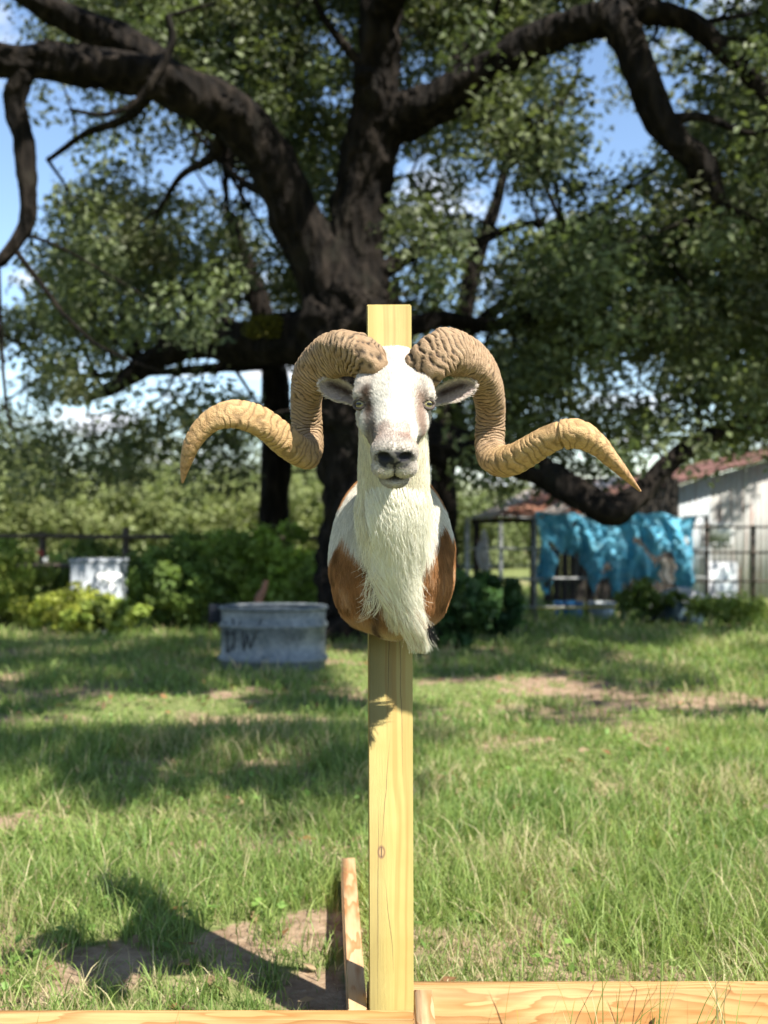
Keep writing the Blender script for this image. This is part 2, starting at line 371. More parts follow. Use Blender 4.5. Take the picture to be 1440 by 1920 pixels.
oaklimb([(40, 130, 7.85, 22), (30, 190, 7.9, 20), (45, 270, 7.9, 19), (52, 350, 7.9, 17), (52, 410, 7.9, 14), (28, 460, 7.9, 12), (-5, 495, 7.9, 10)], 'hanging_branch')
oaklimb([(315, 30, 7.9, 7), (322, 80, 7.9, 8), (295, 140, 7.9, 8), (250, 195, 7.9, 6), (190, 215, 7.9, 4), (130, 205, 7.9, 3)], 'dead_branch')
oaklimb([(700, 260, 9.1, 30), (700, 195, 8.95, 32), (690, 150, 8.85, 24), (670, 135, 8.75, 10)], 'broken_stub')
oaklimb([(712, 40, 8.9, 30), (780, -120, 8.0, 26), (900, -420, 6.6, 22), (1020, -900, 5.2, 18), (1150, -1700, 4.0, 12)], keep=False)
oaklimb([(716, -60, 8.8, 30), (600, -260, 8.0, 24), (420, -600, 6.8, 20), (200, -1200, 5.4, 14)], keep=False)
for rows in ([(560, 410, 9.0, 16), (520, 360, 9.3, 12), (470, 350, 9.6, 8), (420, 310, 9.9, 5)], [(430, 215, 8.6, 18), (400, 290, 8.9, 11), (340, 330, 9.2, 7), (300, 390, 9.4, 4)], [(300, 155, 8.3, 14), (240, 220, 8.6, 9), (160, 250, 8.8, 6), (90, 300, 9, 4)], [(930, 125, 8.6, 14), (960, 190, 8.9, 9), (1000, 240, 9.2, 6), (1010, 310, 9.4, 4)], [(840, 180, 8.8, 13), (860, 100, 8.7, 9), (920, 40, 8.6, 6), (940, -20, 8.5, 4)], [(1240, 225, 7.95, 13), (1320, 220, 7.8, 8), (1400, 250, 7.7, 5), (1450, 240, 7.6, 4)],
             [(705, 150, 9, 14), (650, 90, 8.9, 10), (600, 20, 8.8, 7), (580, -40, 8.7, 5)], [(700, 520, 9.2, 20), (790, 470, 9.4, 14), (880, 460, 9.6, 10), (980, 420, 9.8, 7), (1060, 430, 10, 5)], [(720, 640, 9.2, 24), (820, 600, 9.3, 17), (930, 610, 9.5, 13), (1060, 580, 9.7, 9), (1200, 600, 9.9, 6), (1330, 570, 10, 4)]): oaklimb(rows, n=9, per=5, veil=True)
# a patch of moss on the low left limb
th = rng.uniform(0, 2 * np.pi, 700); tt = rng.uniform(-1, 1, 700)
mc = P(492, 612, 9.35) + np.stack([tt * .16, -np.abs(np.sin(th)) * .07, np.cos(th) * .08], -1) + rng.normal(size=(700, 3)) * .015
v, f = leafquads(mc, unit(rng.normal(size=(700, 3)) + [0, -.6, .8]), rng.uniform(.02, .05, 700))
mo = link('moss', mesh_np('moss', v, f, M_bush, np.repeat(np.array([[.24, .23, .02]]) * rng.uniform(.25, .6, (700, 1)), 4, 0)), oak); rel(mo, oak); tag(mo, 'yellow green moss patch on the low limb')

back1 = empty('oak_tree', 'slimmer oak standing farther back left of the big trunk', 'tree', tuple(P(515, 1080, 15)))
def bl(root, rows, name='limb', **k): return rel(limb(root, rows, name, **k), root)
bl(back1, [(512, 1120, 15, 42), (514, 1000, 15, 30), (516, 860, 15, 27), (520, 760, 15, 26), (505, 640, 15, 22), (470, 520, 15, 17), (430, 400, 15, 10)], 'trunk')
bl(back1, [(515, 700, 15, 16), (420, 600, 14.6, 12), (300, 540, 14.2, 9), (160, 520, 13.8, 6), (60, 560, 13.5, 4)])
bl(back1, [(510, 680, 15, 14), (400, 690, 14, 9), (260, 700, 13.4, 7), (120, 700, 13, 5), (30, 640, 13, 3)])
back2 = empty('oak_tree', 'paler sunlit oak rising behind the right limb of the big oak', 'tree', tuple(P(835, 1080, 17)))
bl(back2, [(830, 1110, 17, 36), (830, 960, 17, 26), (838, 800, 17, 24), (860, 640, 17, 20), (890, 500, 17, 16), (930, 380, 17, 11), (960, 260, 17, 6)], 'trunk')
bl(back2, [(860, 640, 17, 13), (960, 560, 16.5, 10), (1090, 520, 16, 7), (1220, 520, 15.5, 4)])
bl(back2, [(840, 740, 17, 12), (960, 680, 16, 9), (1120, 650, 15.5, 6), (1300, 620, 15, 4)])
bl(back2, [(890, 520, 17, 10), (820, 420, 16.6, 7), (770, 330, 16.4, 4)])

DENS = ["337999999999889997554455", "234899999999887842251667", "155678999999544662033357", "122345689998357774003267",
        "013343467888245677001777", "034441135766334345235777", "047875435654563244455788", "156788756778666667777899",
        "057888888988569989988999", "278899999999489999999999", "688999999999699999999999", "346744235689999998622577",
        "244444556789999985424666", "555667788899999976566655", "444444555566655533333333"]
DENS = np.array([[int(c) for c in r] for r in DENS], float) / 9
def dens(px, py):
    u = np.clip(px / 60 - .5, 0, 22.999); v_ = np.clip(py / 60 - .5, 0, 13.999); i0, j0 = np.floor(v_).astype(int), np.floor(u).astype(int)
    a, b = v_ - i0, u - j0
    return (1-a)*(1-b)*DENS[i0, j0] + (1-a)*b*DENS[i0, j0+1] + a*(1-b)*DENS[i0+1, j0] + a*b*DENS[i0+1, j0+1]
def proj(p):
    D = p[:, 1] - CAM[1]; return 720 + p[:, 0] / D * FPX, 960 - (p[:, 2] - CAM[2]) / D * FPX, D
LP = np.concatenate(LIMBS); LC = np.concatenate(CLEAR)
def clear_of_limbs(p):
    px, py, D = proj(p); lx, ly, lD = proj(LC[:, :3]); lr = LC[:, 3] / lD * FPX
    ok = np.ones(len(p), bool)
    for k in range(len(lx)):
        if lr[k] < 11: continue
        ok &= ~((np.hypot(px - lx[k], py - ly[k]) < lr[k] + 24) & (D < lD[k] + .25))
    return ok
def shade_want(x, y):
    """how much of the ground there lies in the crown's shade"""
    D = y - CAM[1]; s_ = .10 * sm(D, 4.8, 5.6) + 0 * x
    s_ = np.maximum(s_, .88 * sm(D, 3.3, 3.9) * sm(x, .6, .0)); s_ = np.maximum(s_, .96 * sm(D, 6.0, 7.2) * sm(x, 1.4, .6))
    s_ = np.maximum(s_, .55 * sm(D, 4.9, 5.7) * sm(x, 2.6, 1.4)); s_ = np.maximum(s_, .35 * sm(D, 7.6, 9) * sm(x, 5.2, 4.2))
    s_ = np.where((x < -.7) & (D > 9.0) & (D < 14), .10, np.where((x > .8) & (D > 11.0), .12, s_))
    return s_ * sm(D, 26, 18)
def clump_leaves(cl, rad, nl, size, basecol, var, up=.6):
    n = len(cl) * nl; c = np.repeat(cl, nl, 0); d = unit(rng.normal(size=(n, 3))); rr = rng.random(n) ** .45
    c = c + d * (rr * np.repeat(rad, nl))[:, None] * [1, 1, .75]
    nr = unit(rng.normal(size=(n, 3)) * .8 + d * .4 + [0, -.15, up])
    v, f = leafquads(c, nr, size * rng.uniform(.7, 1.35, n), .52, .3)
    tone = np.repeat(rng.uniform(1 - var, 1 + var, len(cl)), nl) * rng.uniform(.7, 1.3, n)
    hue = np.repeat(rng.uniform(-.12, .18, len(cl)), nl)[:, None] * np.array([1, .25, -.2]) * .05
    col = np.clip(basecol * tone[:, None] + hue, .01, .6)
    return v, f, np.repeat(col, 4, 0), c
def twigs(root, cl, frac, r0=.012):
    mb = MB(); sel = cl[rng.random(len(cl)) < frac]
    for c in sel:
        d = np.linalg.norm(LP[:, :3] - c, axis=1); k = d.argmin()
        if d[k] > 2.4: continue
        a = LP[k, :3]; mid = (a + c) / 2 + rng.normal(size=3) * .12 * d[k]; q = crom([a, mid, c + rng.normal(size=3) * .1], 3)
        mb.tube(q, np.linspace(r0 + .006 * d[k], .003, len(q)), 5, cap=False)
    if mb.v: rel(tag(mb.obj('twigs', M_bark, root), kind='stuff'), root)
# clumps inside the picture
cand = 5200
D = np.concatenate([rng.uniform(7.6, 12.2, cand), rng.uniform(12.2, 18, int(cand * .55))])
px = rng.uniform(-260, 1700, len(D)); py = rng.uniform(-160, 905, len(D)); pts = np.array([P(*q) for q in zip(px, py, D)])
kp = rng.random(len(D)) < np.clip((dens(px, py) - .16) / .84, 0, 1) ** 1.7 * np.where(D > 12.2, .62, .85)
kp &= clear_of_limbs(pts)
kp &= ~((D < 9.5) & (px < 640) & (rng.random(len(D)) < np.where(py > 470, .5, .8))) & ~((D < 8.6) & (px < 1080) & (rng.random(len(D)) < .7))
kp &= ~((D > 12.2) & (px > 560) & (px < 740)) | (py > 300)
tt = (11.3 - pts[:, 1]) / -SUN[1]; hit = pts - SUN * tt[:, None]      # light falls through the thin crown on tarp, shed roof and barn
kp &= ~((tt > 0) & (hit[:, 0] > 1.3) & (hit[:, 0] < 4.4) & (hit[:, 2] > .1) & (hit[:, 2] < 1.5) & (rng.random(len(D)) < .68))
tt = (16.0 - pts[:, 1]) / -SUN[1]; hit = pts - SUN * tt[:, None]
kp &= ~((tt > 0) & (hit[:, 0] > .8) & (hit[:, 0] < 9) & (hit[:, 2] > .0) & (hit[:, 2] < 2.2) & (rng.random(len(D)) < .6))
tt = (8.7 - pts[:, 1]) / -SUN[1]; hit = pts - SUN * tt[:, None]
kp &= ~((tt > 0) & (hit[:, 0] > -4.8) & (hit[:, 0] < -.4) & (hit[:, 2] > -.1) & (hit[:, 2] < 1.4) & (rng.random(len(D)) < .75))
tt = (10.5 - pts[:, 1]) / -SUN[1]; hit = pts - SUN * tt[:, None]
kp &= ~((tt > 0) & (hit[:, 0] > -4.0) & (hit[:, 0] < -2.8) & (hit[:, 2] > .0) & (hit[:, 2] < 1.0))
pts, D, px, py = pts[kp], D[kp], px[kp], py[kp]
near = D <= 12.2; left = ~near & (px < 640); right = ~near & ~left
# crown overhead, outside the picture: it shades the yard
n = 7500; ang = rng.uniform(0, 2 * np.pi, n); rr = np.sqrt(rng.random(n)) * 9.6
ov = np.stack([-.3 + rr * np.cos(ang), 7.0 + rr * np.sin(ang), rng.uniform(4.9, 8.6, n)], -1)
qx, qy, qD = proj(ov); inside = (qD > .3) & (qx > -120) & (qx < 1560) & (qy > -90) & (qy < 1920)
t = (ov[:, 2] - gz(ov[:, 0], ov[:, 1])) / SUN[2]; gp = ov - SUN * t[:, None]
want = shade_want(gp[:, 0], gp[:, 1])
pn = noise(np.stack([gp[:, 0], gp[:, 1], 0 * gp[:, 0]], -1), .95)
kp = ~inside & (rng.random(n) < np.clip(-.34 * np.log(1.03 - want) * np.clip(.85 + 1.7 * pn, 0, 2.4) * (want > .08), 0, .6))
kp &= ~((gp[:, 1] < 1.25)) & ~((gp[:, 0] > -4.6) & (gp[:, 0] < -3.0) & (gp[:, 1] > 10) & (gp[:, 1] < 12))
ov = ov[kp]
c1 = clump_leaves(pts[near], rng.uniform(.20, .42, near.sum()), 135, .070, np.array([.084, .106, .046]), .55); c2 = clump_leaves(ov, rng.uniform(.20, .38, len(ov)), 170, .085, np.array([.098, .110, .052]), .4)
v = np.concatenate([c1[0], c2[0]]); f = np.concatenate([c1[1], c2[1] + len(c1[0])]); col = np.concatenate([c1[2], c2[2]])
# np.array([.084, .106, .046]), .55)
rel(tag(link('crown', mesh_np('crown', v, f, M_leaf, col), oak), kind='stuff'), oak)
twigs(oak, pts[near], .25)
for root, sel, colr in ((back1, left, np.array([.098, .112, .056])), (back2, right, np.array([.125, .143, .072]))):
    v, f, col, _ = clump_leaves(pts[sel], rng.uniform(.35, .6, sel.sum()), 130, .11, colr, .3)
    rel(tag(link('crown', mesh_np('crown', v, f, M_leaf, col), root), kind='stuff'), root)
    twigs(root, pts[sel], .22, .012)
print('crown clumps', near.sum(), left.sum(), right.sum(), len(ov))

# ------------------------------------------------------------------ shrubs
def shrub(label, px, top, base, D, wpx, col, leaf=.07, nc=46, nl=70, name='shrub', cat='shrub', group=None, var=.35, stems=5):
    s_ = D / FPX; b = P(px, base, D); g = float(gz(b[0], b[1])); b[2] = g; h = (base - top) * s_; W = wpx * s_ / 2
    o = empty(name, label, cat, tuple(b), group)
    q = unit(rng.normal(size=(nc, 3))) * (rng.random(nc) ** .4)[:, None]
    zt = (q[:, 2] * .5 + .5); c = np.stack([q[:, 0] * W * (.75 + .3 * np.sin(zt * 3)), q[:, 1] * W * .7, .05 + zt * h * .9], -1)
    c[:, :2] += rng.normal(size=(nc, 2)) * W * .08
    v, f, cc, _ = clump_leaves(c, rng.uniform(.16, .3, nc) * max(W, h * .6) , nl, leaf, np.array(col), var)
    v[:, 2] = np.maximum(v[:, 2], .0)
    tag(link('foliage', mesh_np('foliage', v, f, M_bush, cc), o), kind='stuff')
    for k in range(stems):
        e_ = c[rng.integers(0, nc)]; s0 = np.array([rng.normal() * .08 * W, rng.normal() * .08 * W, -.03])
        MB().tube(crom([s0, (s0 + e_) / 2 + rng.normal(size=3) * .04, e_], 4), np.linspace(.012, .004, 9), 5).obj('stem', M_bark, o)
    return o
YG, MG, DG, OL = (.30, .33, .06), (.20, .28, .065), (.14, .21, .055), (.115, .14, .055)
b0 = shrub('bright yellow green shrub at the left edge below the fence rail', 15, 1005, 1160, 10.4, 170, (.24, .29, .06), .07, 64)
b1 = shrub('low yellow green shrub below the pale metal box', 135, 1084, 1165, 9.8, 190, YG, .06, 34)
shrub('dark green shrub below the left horn tip', 322, 985, 1162, 10.6, 200, DG, .075, 70)
shrub('leafy green shrub on the fence left of the stock tank', 400, 960, 1158, 11.0, 270, MG, .08, 80)
shrub('bright green shrub rising over the fence above the stock tank', 520, 935, 1158, 10.8, 190, (.21, .30, .065), .085, 70)
shrub('dark shrub tucked between the stock tank and the big trunk', 610, 1010, 1165, 10.2, 140, MG, .08, 40)
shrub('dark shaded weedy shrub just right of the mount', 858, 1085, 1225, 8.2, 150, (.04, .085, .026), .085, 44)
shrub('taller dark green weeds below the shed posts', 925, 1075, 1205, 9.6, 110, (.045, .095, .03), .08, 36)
shrub('green weeds growing under the blue tarp', 1215, 1085, 1165, 12.2, 120, (.10, .15, .035), .06, 30)
shrub('sunny green weeds at the foot of the pale barn', 1370, 1125, 1180, 11.4, 190, (.16, .21, .045), .05, 40)
shrub('green vine mass over the fence behind the pale metal box', 150, 985, 1150, 11.9, 260, (.16, .22, .06), .08, 70)
shrub('tall leafy vine on the fence at the left edge', -30, 975, 1150, 11.8, 200, (.18, .24, .06), .08, 60)
shrub('small pale green shrub right in front of the pale metal box', 205, 1094, 1166, 9.6, 120, (.22, .28, .06), .06, 34)
far = [(-40, 750, 300), (95, 790, 290), (225, 828, 280), (345, 800, 290), (460, 830, 260), (575, 800, 240)]
farl = ['tall olive shrub at the far left edge behind the fence', 'olive shrub behind the pale metal box', 'rounded olive shrub left of the left horn tip', 'broad rounded sunlit olive shrub under the left horn tip', 'olive shrub seen under the left horn', 'olive shrub beside the big trunk, far back']
for (x_, t_, w_), l_ in zip(far, farl): shrub(l_, x_, t_, 1030, 27, w_, (.19, .22, .09), .13, 95, 90, 'distant_shrub', 'shrub', 'sunlit shrubs beyond the fence', .25, 3)
for x_, t_, w_, l_ in ((-60, 700, 330, 'dark tree at the far left edge, farthest back'), (130, 740, 320, 'dark far tree above the pale metal box'), (300, 765, 300, 'dark far tree above the left horn tip'), (450, 745, 300, 'dark far tree seen between the left horn and the slim trunk'), (600, 770, 260, 'dark far tree beside the big trunk')):
    shrub(l_, x_, t_, 1030, 44, w_, (.09, .11, .05), .2, 80, 90, 'distant_tree', 'tree', 'far treeline on the left', .3, 3)
for x_, t_, w_, l_ in ((840, 850, 240, 'olive shrub beyond the mount, left of the rusty roof'), (965, 850, 280, 'olive shrub just over the rusty shed roof'), (1330, 770, 260, 'dark bushy tree behind the barn roof'), (1500, 760, 220, 'dark bushy tree behind the barn at the right edge')):
    shrub(l_, x_, t_, 1030, 32, w_, (.14, .17, .07), .15, 90, 80, 'distant_shrub', 'shrub', None, .25, 3)

wl = []
for ang_ in np.concatenate([np.linspace(-62, -21, 30), np.linspace(24, 62, 28)]):      # far wood closing the pasture on both sides
    r_ = rng.uniform(48, 60); q = np.array([math.sin(math.radians(ang_)) * r_, CAM[1] + math.cos(math.radians(ang_)) * r_, -.5]); hh_ = rng.uniform(4.5, 7.5)
    c = q + rng.normal(size=(16, 3)) * [1.7, 1.4, 0]; c[:, 2] = rng.uniform(.3, hh_, 16); wl.append(c)
v, f, cc, _ = clump_leaves(np.concatenate(wl), rng.uniform(.9, 1.5, 58 * 16), 45, .42, np.array([.085, .105, .048]), .3)
tag(link('far_woods', mesh_np('far_woods', v, f, M_leaf, cc)), 'far dark green wood along the pasture edge', 'woods', kind='stuff')
# ------------------------------------------------------------------ left: fence, box, tank
M_rail = plain('weathered rail', (.085, .07, .055), .85, .1); M_pipe = plain('grey pipe', (.30, .31, .31), .5, .4, .5); M_dpipe = plain('dark rusty pipe', (.07, .055, .045), .7, .3, .3)
f_ = empty('pipe_fence', 'dark rail fence overgrown with shrubs on the left', 'fence', tuple(P(320, 1140, 11.4)))
L0 = np.array(f_.location)
for py_ in (1004, 1060): 
    a, b = P(-900, py_ - 3, 11.6), P(640, py_ + 4, 11.2); q = np.linspace(a, b, 12) + rng.normal(size=(12, 3)) * .006
    MB().tube(q - L0, .024, 8).obj('rail', M_rail, f_)
for px_ in (-640, -380, -120, 75, 232, 440, 625):
    b = P(px_, 1000, 11.45); MB().tube([[b[0], b[1] + .06, gz(b[0], b[1]) - .1] - L0, [b[0] + .01, b[1] + .06, b[2] + .06 * (px_ == 232) + .01] - L0], .04, 8).obj('post', M_rail, f_)
M_white = plain('chalky white sheet', (.34, .37, .40), .5, .3, 0, .12); M_wplas = plain('white plastic', (.8, .8, .78), .4, .4, 0, .04)
bx = empty('storage_box', 'pale ribbed metal box standing among the left shrubs', 'box', tuple(P(178, 1097, 10.15)))
s_ = 10.15 / FPX; bw, bh = 47 * s_, 46 * s_
g_ = float(gz(bx.location.x, bx.location.y)) - bx.location.z; MB().box((-bw, 0, g_ - .02), (bw, .3, bh - .02), .008).obj('body', M_white, bx); MB().box((-bw - .015, -.015, bh - .018), (bw + .015, .315, bh + .012), .006).obj('lid', M_white, bx)
for k in range(6): MB().box((-bw + .03 + k * (2 * bw - .06) / 5 - .012, -.012, g_ + .03), (-bw + .03 + k * (2 * bw - .06) / 5 + .012, -.001, bh - .03), .004).obj('rib', M_white, bx)
def flat_oval(v, k=2.3):
    """push a round wall out to a rounded rectangle in plan"""
    v = np.array(v); r = np.hypot(v[:, 0], v[:, 1]) + 1e-9; c, s_ = np.abs(v[:, 0]) / r, np.abs(v[:, 1]) / r; v[:, :2] *= ((c ** k + s_ ** k) ** (-1 / k))[:, None]; return v
def lathe(prof, n=28, sx=1.0, sy=1.0):
    prof = np.array(prof, float); th = np.arange(n) * 2 * np.pi / n; m = len(prof)
    v = np.stack([prof[:, :1] * np.cos(th) * sx, prof[:, :1] * np.sin(th) * sy, prof[:, 1:] + 0 * th], -1).reshape(-1, 3)
    i, j = np.meshgrid(np.arange(m - 1), np.arange(n), indexing='ij'); j2 = (j + 1) % n
    return v, np.stack([i * n + j, i * n + j2, (i + 1) * n + j2, (i + 1) * n + j], -1).reshape(-1, 4)
M_red = plain('red petals', (.22, .03, .03), .6, .2)
for px_, py_, mt, nm, bb, D_, sg in ((76, 1038, M_red, 'red', b0, 9.9, .014), (85, 1050, M_wplas, 'white', b0, 9.9, .014), (202, 1083, M_wplas, 'large white', b1, 9.5, .032)):
    k = 12 if sg < .02 else 34; c = P(px_, py_, D_); v, f = leafquads(c + rng.normal(size=(k, 3)) * sg, unit(rng.normal(size=(k, 3)) + [0, -.6, .3]), np.full(k, sg * 2.2), .8)
    me = mesh_np('bloom', v - np.array(bb.location), f, mt); tag(link('bloom', me, bb), nm + ' bloom on the shrub')

# galvanised stock tank
def m_galv():
    m = N('galvanised steel'); v = m.coord(); n1 = m.noise(v, 7, 5); vor = m.n('ShaderNodeTexVoronoi', {'Vector': v, 'Scale': 45}).outputs['Color']
    c = m.mix(m.rng_(n1, .35, .7), (.055, .072, .082), (.12, .142, .155)); c = m.mix(.10, c, m.n('ShaderNodeRGBToBW', {0: vor}).outputs[0]); m.bump(n1, .1, .01)
    return m.done(c, .42, .5, .15)
M_galv = m_galv(); M_dark = plain('near black', (.018, .022, .028), .6, .3)
tk = P(506, 1264, 7.05); tw = .358
tank = empty('stock_tank', 'round galvanised stock tank on the grass left of the post', 'tank', (tk[0], tk[1] + tw * .62, 0.0))
H = .435
prof = [(tw - .012, 0), (tw - .004, .01), (tw - .002, .05), (tw + .016, .062), (tw + .016, .088), (tw - .003, .102), (tw - .003, .275), (tw + .013, .29), (tw + .013, .312), (tw - .002, .328), (tw, H - .03)]
wa, wb = lathe(prof, 64), lathe([(tw - .002, H - .03), (tw - .014, .06), (tw - .02, .04), (0, .04)], 64)
TY = .62; MB().add(flat_oval(wa[0]) * [1, TY, 1], wa[1]).add(flat_oval(wb[0]) * [1, TY, 1], wb[1]).obj('wall', M_galv, tank, True)
th = np.linspace(0, 2 * np.pi, 65); MB().tube(flat_oval(np.stack([np.cos(th) * (tw + .004), np.sin(th) * (tw + .004), 0 * th + H - .018], -1)) * [1, TY, 1], .013, 8, cap=False).obj('rim', M_galv, tank, True)
def onwall(px, py, lift=.004):
    x = (px - 506) / 101.0 * .97 * tw; r = tw + lift; y = -TY * max(r ** 2.3 - abs(x) ** 2.3, 0) ** (1 / 2.3); return np.array([x, y, (1264 - py) * 6.9 / FPX])
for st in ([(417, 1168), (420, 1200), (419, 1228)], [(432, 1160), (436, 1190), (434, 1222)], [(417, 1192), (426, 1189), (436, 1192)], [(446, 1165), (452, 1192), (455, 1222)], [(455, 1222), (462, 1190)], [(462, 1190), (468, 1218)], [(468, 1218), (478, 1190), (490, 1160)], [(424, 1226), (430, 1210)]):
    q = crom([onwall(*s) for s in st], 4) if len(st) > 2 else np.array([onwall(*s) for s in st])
    MB().tube(q, .0045, 5).obj('dark_stroke', M_dark, tank)  # thin dark strokes laid over the tank front
MB().box((-tw - .075, -.05, H - .12), (-tw - .002, .03, H + .005), .006).obj('float_valve_box', M_dark, tank)
lg = P(487, 1128, 8.6)
stick = MB().tube(crom([(0, 0, float(gz(lg[0], lg[1])) - lg[2] - .03), (.02, 0, -.2), (-.01, .0, .0), (.03, .02, .09), (.045, .03, .17)], 5), np.linspace(.05, .022, 21), 8, wob_bark).obj('stump', plain('dry brown wood', (.22, .11, .07), .8, .2), smooth=True, loc=tuple(lg))
tag(stick, 'reddish brown dead stump poking up behind the stock tank', 'stump')

# ------------------------------------------------------------------ right: shed, tarp, barn, panels
def m_rust(name, a, b, c_, n0=3.0):
    m = N(name); v = m.coord((1, 1, 1)); n1 = m.noise(v, n0, 6, .6); st = m.noise(m.coord((9, 1.2, .5)), 2.0, 4, .6)
    c = m.mix(m.rng_(n1, .38, .66), a, b); c = m.mix(m.rng_(st, .54, .72), c, c_); m.bump(n1, .1, .01); return m.done(c, .75, .25)
M_rroof = m_rust('rusty roofing', (.25, .10, .06), (.34, .18, .12), (.15, .07, .045)); M_broof = m_rust('red brown roofing', (.13, .06, .045), (.18, .09, .07), (.085, .045, .035))
M_bwall = m_rust('pale barn tin', (.38, .42, .45), (.49, .52, .54), (.30, .17, .11), 1.6); M_bwall2 = m_rust('rust stained barn tin', (.34, .34, .33), (.42, .41, .385), (.27, .10, .055), 2.2); M_trim = plain('grey tin', (.42, .43, .43), .6, .3, .1)
def corrug(a, b, c, d, pitch, amp, name, mat, parent):
    """corrugated sheet a-b (low edge) to d-c (high edge); ribs run from low to high"""
    a, b, c, d = map(np.asarray, (a, b, c, d)); wd = np.linalg.norm(b - a); k = max(6, int(wd / pitch) * 4); u = np.linspace(0, 1, k + 1)
    nrm = np.cross(b - a, d - a); nrm = nrm / np.linalg.norm(nrm); off = amp * np.cos(u * wd / pitch * 2 * np.pi)[:, None] * nrm
    lo = a + u[:, None] * (b - a) + off; hi = d + u[:, None] * (c - d) + off; t = nrm * .004
    v = np.concatenate([lo, hi, lo - t, hi - t]); n_ = k + 1; i = np.arange(k)
    f = np.concatenate([np.stack([i, i + 1, n_ + i + 1, n_ + i], -1), np.stack([2*n_ + i + 1, 2*n_ + i, 3*n_ + i, 3*n_ + i + 1], -1), np.stack([i + 1, i, 2*n_ + i, 2*n_ + i + 1], -1), np.stack([n_ + i, n_ + i + 1, 3*n_ + i + 1, 3*n_ + i], -1)])
    o = np.array(parent.location); return link(name, mesh_np(name, v - o, f, mat), parent)
barn = empty('tin_barn', 'pale corrugated tin barn with red brown roof at the right edge', 'barn', tuple(P(1440, 1130, 20)))
BD = 20.0; rake = lambda px: np.interp(px, [1190, 1440, 1620, 2060], [934, 863, 812, 934])
gb = CAM[2] - (1150 - 960) * BD / FPX
edges = [1200, 1266, 1332, 1398, 1464, 1530, 1596, 1662]
for k in range(len(edges) - 1):
    a, b = P(edges[k], 0, BD), P(edges[k + 1], 0, BD); a[2] = b[2] = gb
    c, d = P(edges[k + 1], rake(edges[k + 1]), BD), P(edges[k], rake(edges[k]), BD); dy = -.008 * (k % 2)
    for q in (a, b, c, d): q[1] += dy
    corrug(a, b, c, d, .105, .012, 'wall_sheet', M_bwall if k in (0, 1, 4) else M_bwall2, barn)
for k, (p0, p1) in enumerate(((1185, 1272), (1272, 1358), (1358, 1444), (1444, 1530), (1530, 1620))):   # the left slope, laid in sheets
    q0, q1 = P(p0, rake(p0) - 3, BD - .3), P(p1, rake(p1) - 3, BD - .3); z0, z1 = CAM[2] - (rake(p0) - 5 - 960) * BD / FPX, CAM[2] - (rake(p1) - 5 - 960) * BD / FPX
    a = np.array([(p0 - 720) * BD / FPX, 17.6, z0 + .004 * (k % 2)]); b = a + [0, 7, 0]; d = np.array([(p1 - 720) * BD / FPX, 17.6, z1 + .004 * (k % 2)]); c = d + [0, 7, 0]
    corrug(b, a, d, c, .2, .014, 'roof_sheet', M_broof, barn)
a = P(1198, 1000, BD); 
MB().box((a[0] - .02, 17.9, gb), (a[0], 24.5, CAM[2] + .28)).obj('side_wall', M_bwall, barn, loc=tuple(-np.array(barn.location)))
dpos = P(1356, 1110, BD - .06); dv_ = MB().box((-.27, 0, -.1), (.27, .035, .56), .006).obj('door', plain('white door', (.40, .41, .42), .4, .3, 0, .05), barn, loc=tuple(dpos - np.array(barn.location)))
MB().box((-.16, -.012, .0), (.16, -.002, .42), .005).obj('door_panel', plain('pale door panel', (.38, .42, .43), .4, .3, 0, .05), dv_)
wpos = P(1345, 1000, BD - .05); wv = MB().box((-.28, 0, -.2), (.28, .03, .2), .005).obj('window', M_trim, barn, loc=tuple(wpos - np.array(barn.location)))
MB().box((-.25, -.006, -.17), (.25, -.002, .17)).obj('pane', plain('dull glass', (.25, .27, .24), .15, .5, 0, .1), wv)
# low shed
shed = empty('goat_shed', 'low open shed with rusty tin roof behind the blue tarp', 'shed', tuple(P(1000, 1150, 16)))
A, B_, Cc, Dd = P(884, 972, 15.0), P(1120, 967, 15.0), P(1262, 880, 19.5), P(1012, 908, 18.6)
ns = 6
for k in range(ns):
    l = lambda p, q, t: p + (q - p) * t
    t0, t1 = k / ns, (k + 1) / ns + .01; up_ = np.array([0, 0, .005 * (k % 2)])
    corrug(l(A, B_, t0) + up_, l(A, B_, t1) + up_, l(Dd, Cc, t1) + up_, l(Dd, Cc, t0) + up_, .1, .012, 'roof_sheet', M_rroof if k % 3 else m_rust('bleached roofing', (.42, .36, .32), (.5, .46, .42), (.3, .15, .1)), shed)
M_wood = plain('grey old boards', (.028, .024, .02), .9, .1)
so = np.array(shed.location)
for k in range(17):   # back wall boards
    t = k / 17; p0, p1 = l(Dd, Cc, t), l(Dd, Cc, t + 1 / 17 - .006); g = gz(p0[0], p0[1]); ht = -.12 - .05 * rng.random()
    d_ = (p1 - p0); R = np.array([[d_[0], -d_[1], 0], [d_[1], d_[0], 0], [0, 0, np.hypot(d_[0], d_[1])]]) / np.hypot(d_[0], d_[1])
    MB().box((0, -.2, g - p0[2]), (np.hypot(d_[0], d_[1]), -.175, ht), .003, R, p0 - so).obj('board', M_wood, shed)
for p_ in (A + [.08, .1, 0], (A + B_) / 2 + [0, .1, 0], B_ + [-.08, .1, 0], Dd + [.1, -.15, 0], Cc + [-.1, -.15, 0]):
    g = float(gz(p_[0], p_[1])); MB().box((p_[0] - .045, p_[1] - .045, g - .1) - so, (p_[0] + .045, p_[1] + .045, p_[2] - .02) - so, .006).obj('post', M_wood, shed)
MB().tube([A - so + [0, .1, -.045], B_ - so + [0, .1, -.045]], .035, 8).obj('beam', M_wood, shed)
